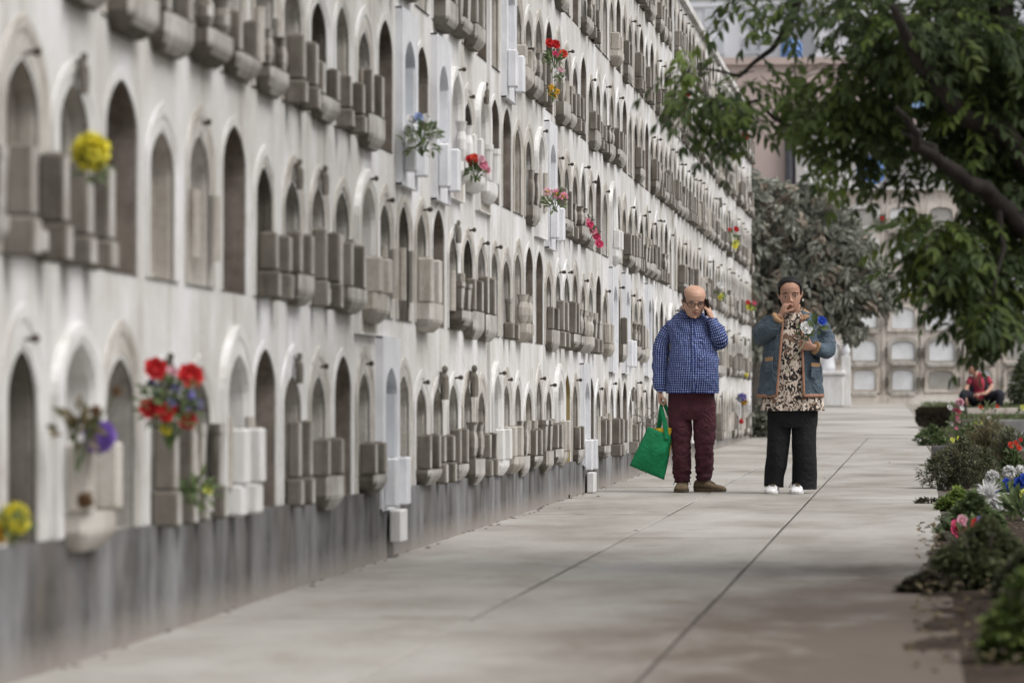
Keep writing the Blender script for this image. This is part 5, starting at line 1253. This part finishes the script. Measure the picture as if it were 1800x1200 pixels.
wall_bq('red roses above the sunflowers on the fourth row of the long wall', 'bouquet', 974, 92, [(965, 78, 10, 'red', 'rose'), (975, 80, 10, 'red', 'rose'), (989, 96, 9, 'coral', 'rose'), (976, 97, 7, 'hotpink', 'rose')], (50, 14, 12, 5, 106), 120, 12)
wall_bq('small white and lilac flowers between the red roses and the sunflowers', 'bouquet', 984, 132, [(977, 128, 6, 'white', 'rose'), (985, 124, 6, 'palepink', 'rose'), (988, 136, 6, 'white', 'rose')], (20, 8, 8, 4, 138), 145, 13)
wall_bq('small yellow sunflowers below the red roses on the fourth row', 'bouquet', 972, 160, [(970, 154, 7, 'gold', 'daisy'), (978, 161, 7, 'gold', 'daisy'), (968, 165, 6, 'gold', 'daisy'), (974, 169, 6, 'gold', 'daisy')], (20, 9, 8, 4, 165), 180, 14)
wall_bq('hanging chain of dark red roses high on the long wall near the branch tips', 'garland', 1207, 188, [(1208, 168, 5, 'red', 'rose'), (1206, 180, 5, 'hotpink', 'rose'), (1203, 190, 5, 'red', 'rose'), (1207, 203, 6, 'red', 'rose')], (14, 10, 8, 3, 188), 210, 15, name='garland')
wall_bq('single red bloom high at the far end of the long wall', 'flower', 1310, 240, [(1310, 240, 7, 'red', 'pom')], None, 254, 16, name='flower')
wall_bq('red and yellow flowers on the far end of the third row', 'bouquet', 1290, 418, [(1282, 404, 4, 'red', 'rose'), (1293, 404, 6, 'red', 'rose'), (1293, 428, 7, 'lemon', 'rose'), (1291, 434, 6, 'yellow', 'rose')], (20, 10, 8, 4, 416), 445, 17)
wall_bq('white and yellow flowers behind the phone of the bald man', 'bouquet', 1266, 515, [(1265, 503, 7, 'white', 'rose'), (1268, 520, 5, 'lemon', 'rose'), (1265, 524, 5, 'yellow', 'rose')], (20, 9, 8, 4, 518), 530, 18)
wall_bq('red and yellow flowers at the far edge of the long wall, level with the faces', 'bouquet', 1318, 538, [(1314, 532, 5, 'red', 'rose'), (1324, 533, 5, 'hotpink', 'rose'), (1316, 541, 7, 'yellow', 'rose'), (1323, 543, 5, 'lemon', 'rose')], (14, 9, 7, 4, 540), 552, 19)
wall_bq('purple and gold flower ball near the far end of the long wall', 'flower', 1305, 702, [(1304, 699, 9, 'violet', 'pom'), (1308, 706, 6, 'gold', 'pom')], (8, 8, 8, 4, 706), 716, 20, name='flower')
wall_bq('tiny red bloom low at the far end of the long wall', 'flower', 1303, 740, [(1303, 740, 5, 'red', 'pom')], None, 750, 21, name='flower')
wall_bq('tiny yellow bloom at the far end of the long wall', 'flower', 1312, 659, [(1312, 659, 4, 'yellow', 'pom')], None, 668, 22, name='flower')
# dry twigs left of the bag
p, s_ = wf(1134, 745, -2.5); t_ = thing('dry_twigs', 'tangle of dry grey twigs on a planter above the green bag', 'dry twigs', p); q = random.Random(4); m = MB()
for i in range(26): 
    a = Vector((q.uniform(-.1, .1), q.uniform(-.1, .1), q.uniform(-.05, .08))); b_ = a+Vector((q.uniform(-.09, .09), q.uniform(-.05, .05), q.uniform(-.02, .08))); m.tube([a, (a+b_)/2+Vector((q.uniform(-.03, .03), 0, .02)), b_], .0028, 4)
m.build('twig', M_STONE, t_)
GG = 'flowers in the garden bed'
def gbq(label, cat, px, py, Y, bl, fol=None, stem=None, seed=1, name='bouquet', leaves=LGRN):
    p = atY(px, py, Y); s_ = FPX/Y; q = random.Random(seed)
    B = [((a-px)/s_, q.uniform(-.04, .04), (py-b_)/s_, r/s_, c, kd) for a, b_, r, c, kd in bl]
    F = (fol[0], fol[1]/s_, fol[2]/s_, fol[3]/s_, (py-fol[4])/s_) if fol else None
    return bouquet(label, cat, p, B, F, (py-stem)/s_ if stem is not None else None, GG, seed, name, leaves)
gbq('bright bouquet of pink, red and orange blooms near the camera', 'bouquet', 1700, 930, 24, [(1684, 932, 21, 'hotpink', 'rose'), (1718, 928, 19, 'red', 'rose'), (1700, 938, 13, 'orange', 'rose'), (1697, 930, 9, 'lemon', 'rose'), (1690, 916, 12, 'palepink', 'rose'), (1722, 915, 9, 'violet', 'rose')], (50, 34, 26, 11, 945), 985, 31)
gbq('large spiky white bloom at the left of the white and blue flowers', 'flower', 1741, 882, 28.5, [(1738, 876, 36, 'white', 'spider'), (1750, 902, 24, 'white', 'spider')], (12, 16, 20, 6, 905), 940, 32, 'flower')
gbq('two round white blooms and one small one above the blue petals', 'bouquet', 1760, 838, 30, [(1745, 838, 13, 'white', 'pom'), (1774, 830, 13, 'white', 'pom'), (1793, 825, 9, 'white', 'pom')], None, 890, 33)
gbq('deep blue petals in the middle of the white flowers at the right edge', 'bouquet', 1772, 858, 29.5, [(1757, 871, 11, 'blue', 'rose'), (1775, 858, 12, 'blue', 'rose'), (1790, 850, 12, 'blue', 'rose'), (1768, 849, 9, 'blue', 'rose'), (1800, 843, 12, 'blue', 'rose'), (1745, 866, 7, 'blue', 'rose')], (90, 30, 20, 10, 880), 930, 34)
gbq('white and cream blooms at the right edge below the blue petals', 'bouquet', 1800, 892, 27.5, [(1800, 872, 13, 'lemon', 'rose'), (1806, 922, 15, 'white', 'rose'), (1786, 926, 10, 'palepink', 'rose')], (80, 34, 24, 12, 900), 950, 35)
gbq('tall bunch of pink and white flowers beside the clipped hedge', 'bouquet', 1682, 728, 50, [(1687, 707, 8, 'palepink', 'pom'), (1669, 717, 6, 'white', 'rose'), (1678, 722, 6, 'pink', 'rose'), (1684, 724, 6, 'hotpink', 'rose'), (1681, 734, 6, 'pink', 'rose'), (1679, 745, 5, 'pink', 'rose'), (1690, 718, 5, 'white', 'rose'), (1684, 740, 5, 'palepink', 'rose'), (1680, 753, 4, 'pink', 'rose'), (1672, 745, 5, 'white', 'rose')], (22, 14, 10, 5, 740), 775, 36)
gbq('yellow rose right of the pink and white bunch', 'flower', 1720, 743, 48, [(1717, 743, 6, 'lemon', 'rose'), (1724, 744, 5, 'lemon', 'rose')], (30, 14, 9, 6, 752), 775, 37, 'flower')
gbq('white and red blooms right of the yellow rose', 'flower', 1738, 738, 48, [(1738, 737, 6, 'white', 'rose'), (1740, 743, 4, 'coral', 'rose')], (40, 16, 9, 6, 750), 775, 38, 'flower')
gbq('yellow green bloom above the dark stone box grave', 'flower', 1680, 774, 43, [(1674, 774, 6, 'lemon', 'rose'), (1686, 772, 6, 'yellow', 'rose')], (14, 9, 8, 4, 778), 795, 39, 'flower')
gbq('red geranium blooms near the right edge above the green bed', 'flower', 1782, 784, 40, [(1776, 783, 7, 'coral', 'rose'), (1785, 780, 6, 'coral', 'rose'), (1790, 788, 6, 'coral', 'rose'), (1793, 773, 4, 'red', 'rose')], (20, 12, 9, 4, 792), 815, 40, 'flower')
gbq('two small red blooms before the seated person', 'flower', 1738, 716, 62, [(1723, 716, 5, 'coral', 'rose'), (1752, 715, 4, 'coral', 'rose')], (26, 15, 9, 4, 724), 740, 41, 'flower')
gbq('yellow bloom at the right edge level with the seated person', 'flower', 1797, 717, 60, [(1797, 717, 6, 'lemon', 'rose')], (14, 9, 8, 4, 724), 740, 42, 'flower')
# pots with white flowers on the far wall
GFW = 'flowers on the far niche wall'
def fbq(label, px, py, bl, seed, name='bouquet'):
    p = atY(px, py, YF-.16); s_ = FPX/(YF-.16)
    bouquet(label, 'flowers', p, [((a-px)/s_, 0, (py-b_)/s_, r/s_, c, kd) for a, b_, r, c, kd in bl], (10, 5/s_, 6/s_, 3/s_, 0), None, GFW, seed, name)
fbq('red and yellow flowers on the ledge of a far wall niche, behind the leaf tips', 1655, 518, [(1646, 519, 4, 'red', 'rose'), (1653, 516, 4, 'orange', 'rose'), (1660, 517, 4, 'yellow', 'rose'), (1667, 519, 3, 'red', 'rose')], 51)
fbq('yellow and orange flowers on the far wall ledge left of the red and yellow ones', 1588, 518, [(1578, 518, 3, 'yellow', 'rose'), (1588, 519, 3, 'orange', 'rose'), (1597, 517, 4, 'yellow', 'rose'), (1613, 497, 4, 'orange', 'rose')], 52)
fbq('small red bloom right of the white painted niches on the far wall', 1550, 385, [(1550, 385, 5, 'red', 'rose')], 53, 'flower')
fbq('small red bloom left of the white painted niches on the far wall', 1497, 386, [(1497, 386, 5, 'red', 'rose')], 54, 'flower')
fbq('yellow and blue flowers on the far wall above the seated person', 1722, 580, [(1718, 573, 4, 'yellow', 'rose'), (1726, 587, 5, 'lightblue', 'rose')], 55)
# white angel and vase beside the woman, before the far wall
p = atY(1456, 640, 86); st_ = thing('angel_statue', 'white marble angel on a pedestal before the far wall, right of the woman', 'statue', (p.x, 86, g(86)))
m = MB(); m.bbox(-.30, .30, -.2, .2, 0, .62, .02); m.bbox(-.34, .34, -.24, .24, .62, .70, .015); m.build('pedestal', M_WHITEPAINT, st_)
m = MB(); m.loft([ringe((0, 0, z), a, b_, 14) for z, a, b_ in ((.70, .16, .13), (.78, .15, .12), (1.0, .11, .10), (1.14, .12, .09), (1.24, .12, .08), (1.30, .05, .05), (1.34, .04, .04))]); m.ell((0, -.01, 1.40), (.062, .07, .08), 12, 8)
for s in (-1, 1): dlimb(m, [(s*.11, 0, 1.22), (s*.15, -.05, 1.08), (s*.03, -.13, 1.06)], [.035, .03, .02], n=8)
m.build('figure', M_MARBLE, st_, smooth=True)
for s in (-1, 1):
    m = MB(); m.loft([[Vector((s*a, .09+.03*math.cos(k*math.pi/3), z+.03*math.sin(k*math.pi/3))) for k in range(6)] for a, z in ((.04, 1.14), (.16, 1.26), (.24, 1.20), (.26, 1.02), (.22, .86))]); m.build('wing', M_MARBLE, st_, smooth=True)
p = atY(1487, 578, 86); 
v_ = thing('flower_vase', 'white vase of white flowers on a post right of the angel statue', 'vase', (p.x, 86, g(86)))
m = MB(); m.bbox(-.09, .09, -.09, .09, 0, 1.0, .01); m.build('post', M_WHITEPAINT, v_)
m = MB(); m.loft([ringe((0, 0, 1+z), r_, r_, 14) for z, r_ in ((0, .05), (.03, .07), (.12, .085), (.2, .05), (.23, .065))]); m.build('vase', M_MARBLE, v_, smooth=True)
q = random.Random(2)
for i in range(7):
    m = MB(); bloom(m, (q.uniform(-.12, .12), q.uniform(-.1, .1), 1.28+q.uniform(0, .24)), .06, q, 0, 'rose'); m.build('bloom', fm('white'), v_)
# flowers in the woman's hand
fw_ = wpn+Vector((X(1415), -.21, Z(604)))
def hf(label, cx, cy, r, c, ex, ey, leaves_, name='flower'):
    t_ = thing(name, label, 'flower', fw_, 0, 'flowers in the hand of the woman'); q = random.Random(int(cx))
    L = lambda a, b_, y=0: Vector(((a-1415)/WS, y, (604-b_)/WS))
    m = MB(); bloom(m, L(cx, cy, -.03), r/WS, q, 0, 'rose'); bloom(m, L(cx+1, cy-1, -.02), r*.8/WS, q, 0, 'rose'); m.build('bloom', fm(c), t_)
    m = MB(); m.tube([L(ex, ey, .0), L(1414, 606, -.015), L(cx, cy+2, -.02)], .0035, 6); m.build('stem', simple('pale_stem', (.45, .45, .30, 1), None, 5, .6, 0), t_)
    m = MB()
    for (a, b_, dx, dy, l_) in leaves_: m.leaf(L(a, b_, -.02), Vector((dx, -.3, dy)), Vector((0, -1, .3)), l_/WS, l_*.45/WS, q.randrange(2), .1, .1)
    m.build('leaf', LGRN, t_)
hf('white rose held by the woman, its pale stem pointing down left', 1417, 580, 13, 'white', 1380, 657, [(1412, 588, -1, .1, 13), (1418, 590, 1, .0, 16), (1424, 586, 1, .4, 12), (1414, 590, -.5, -1, 10), (1408, 580, -.4, .8, 11), (1420, 592, .2, -1, 9)])
hf('blue rose held by the woman at the upper right of the white rose', 1445, 567, 9.5, 'blue', 1405, 618, [(1436, 575, -.2, 1, 26), (1440, 578, 1, .0, 20), (1432, 580, -.4, .7, 20), (1438, 580, .3, -.6, 12), (1446, 576, 1, -.1, 14), (1434, 572, .1, 1, 20)])
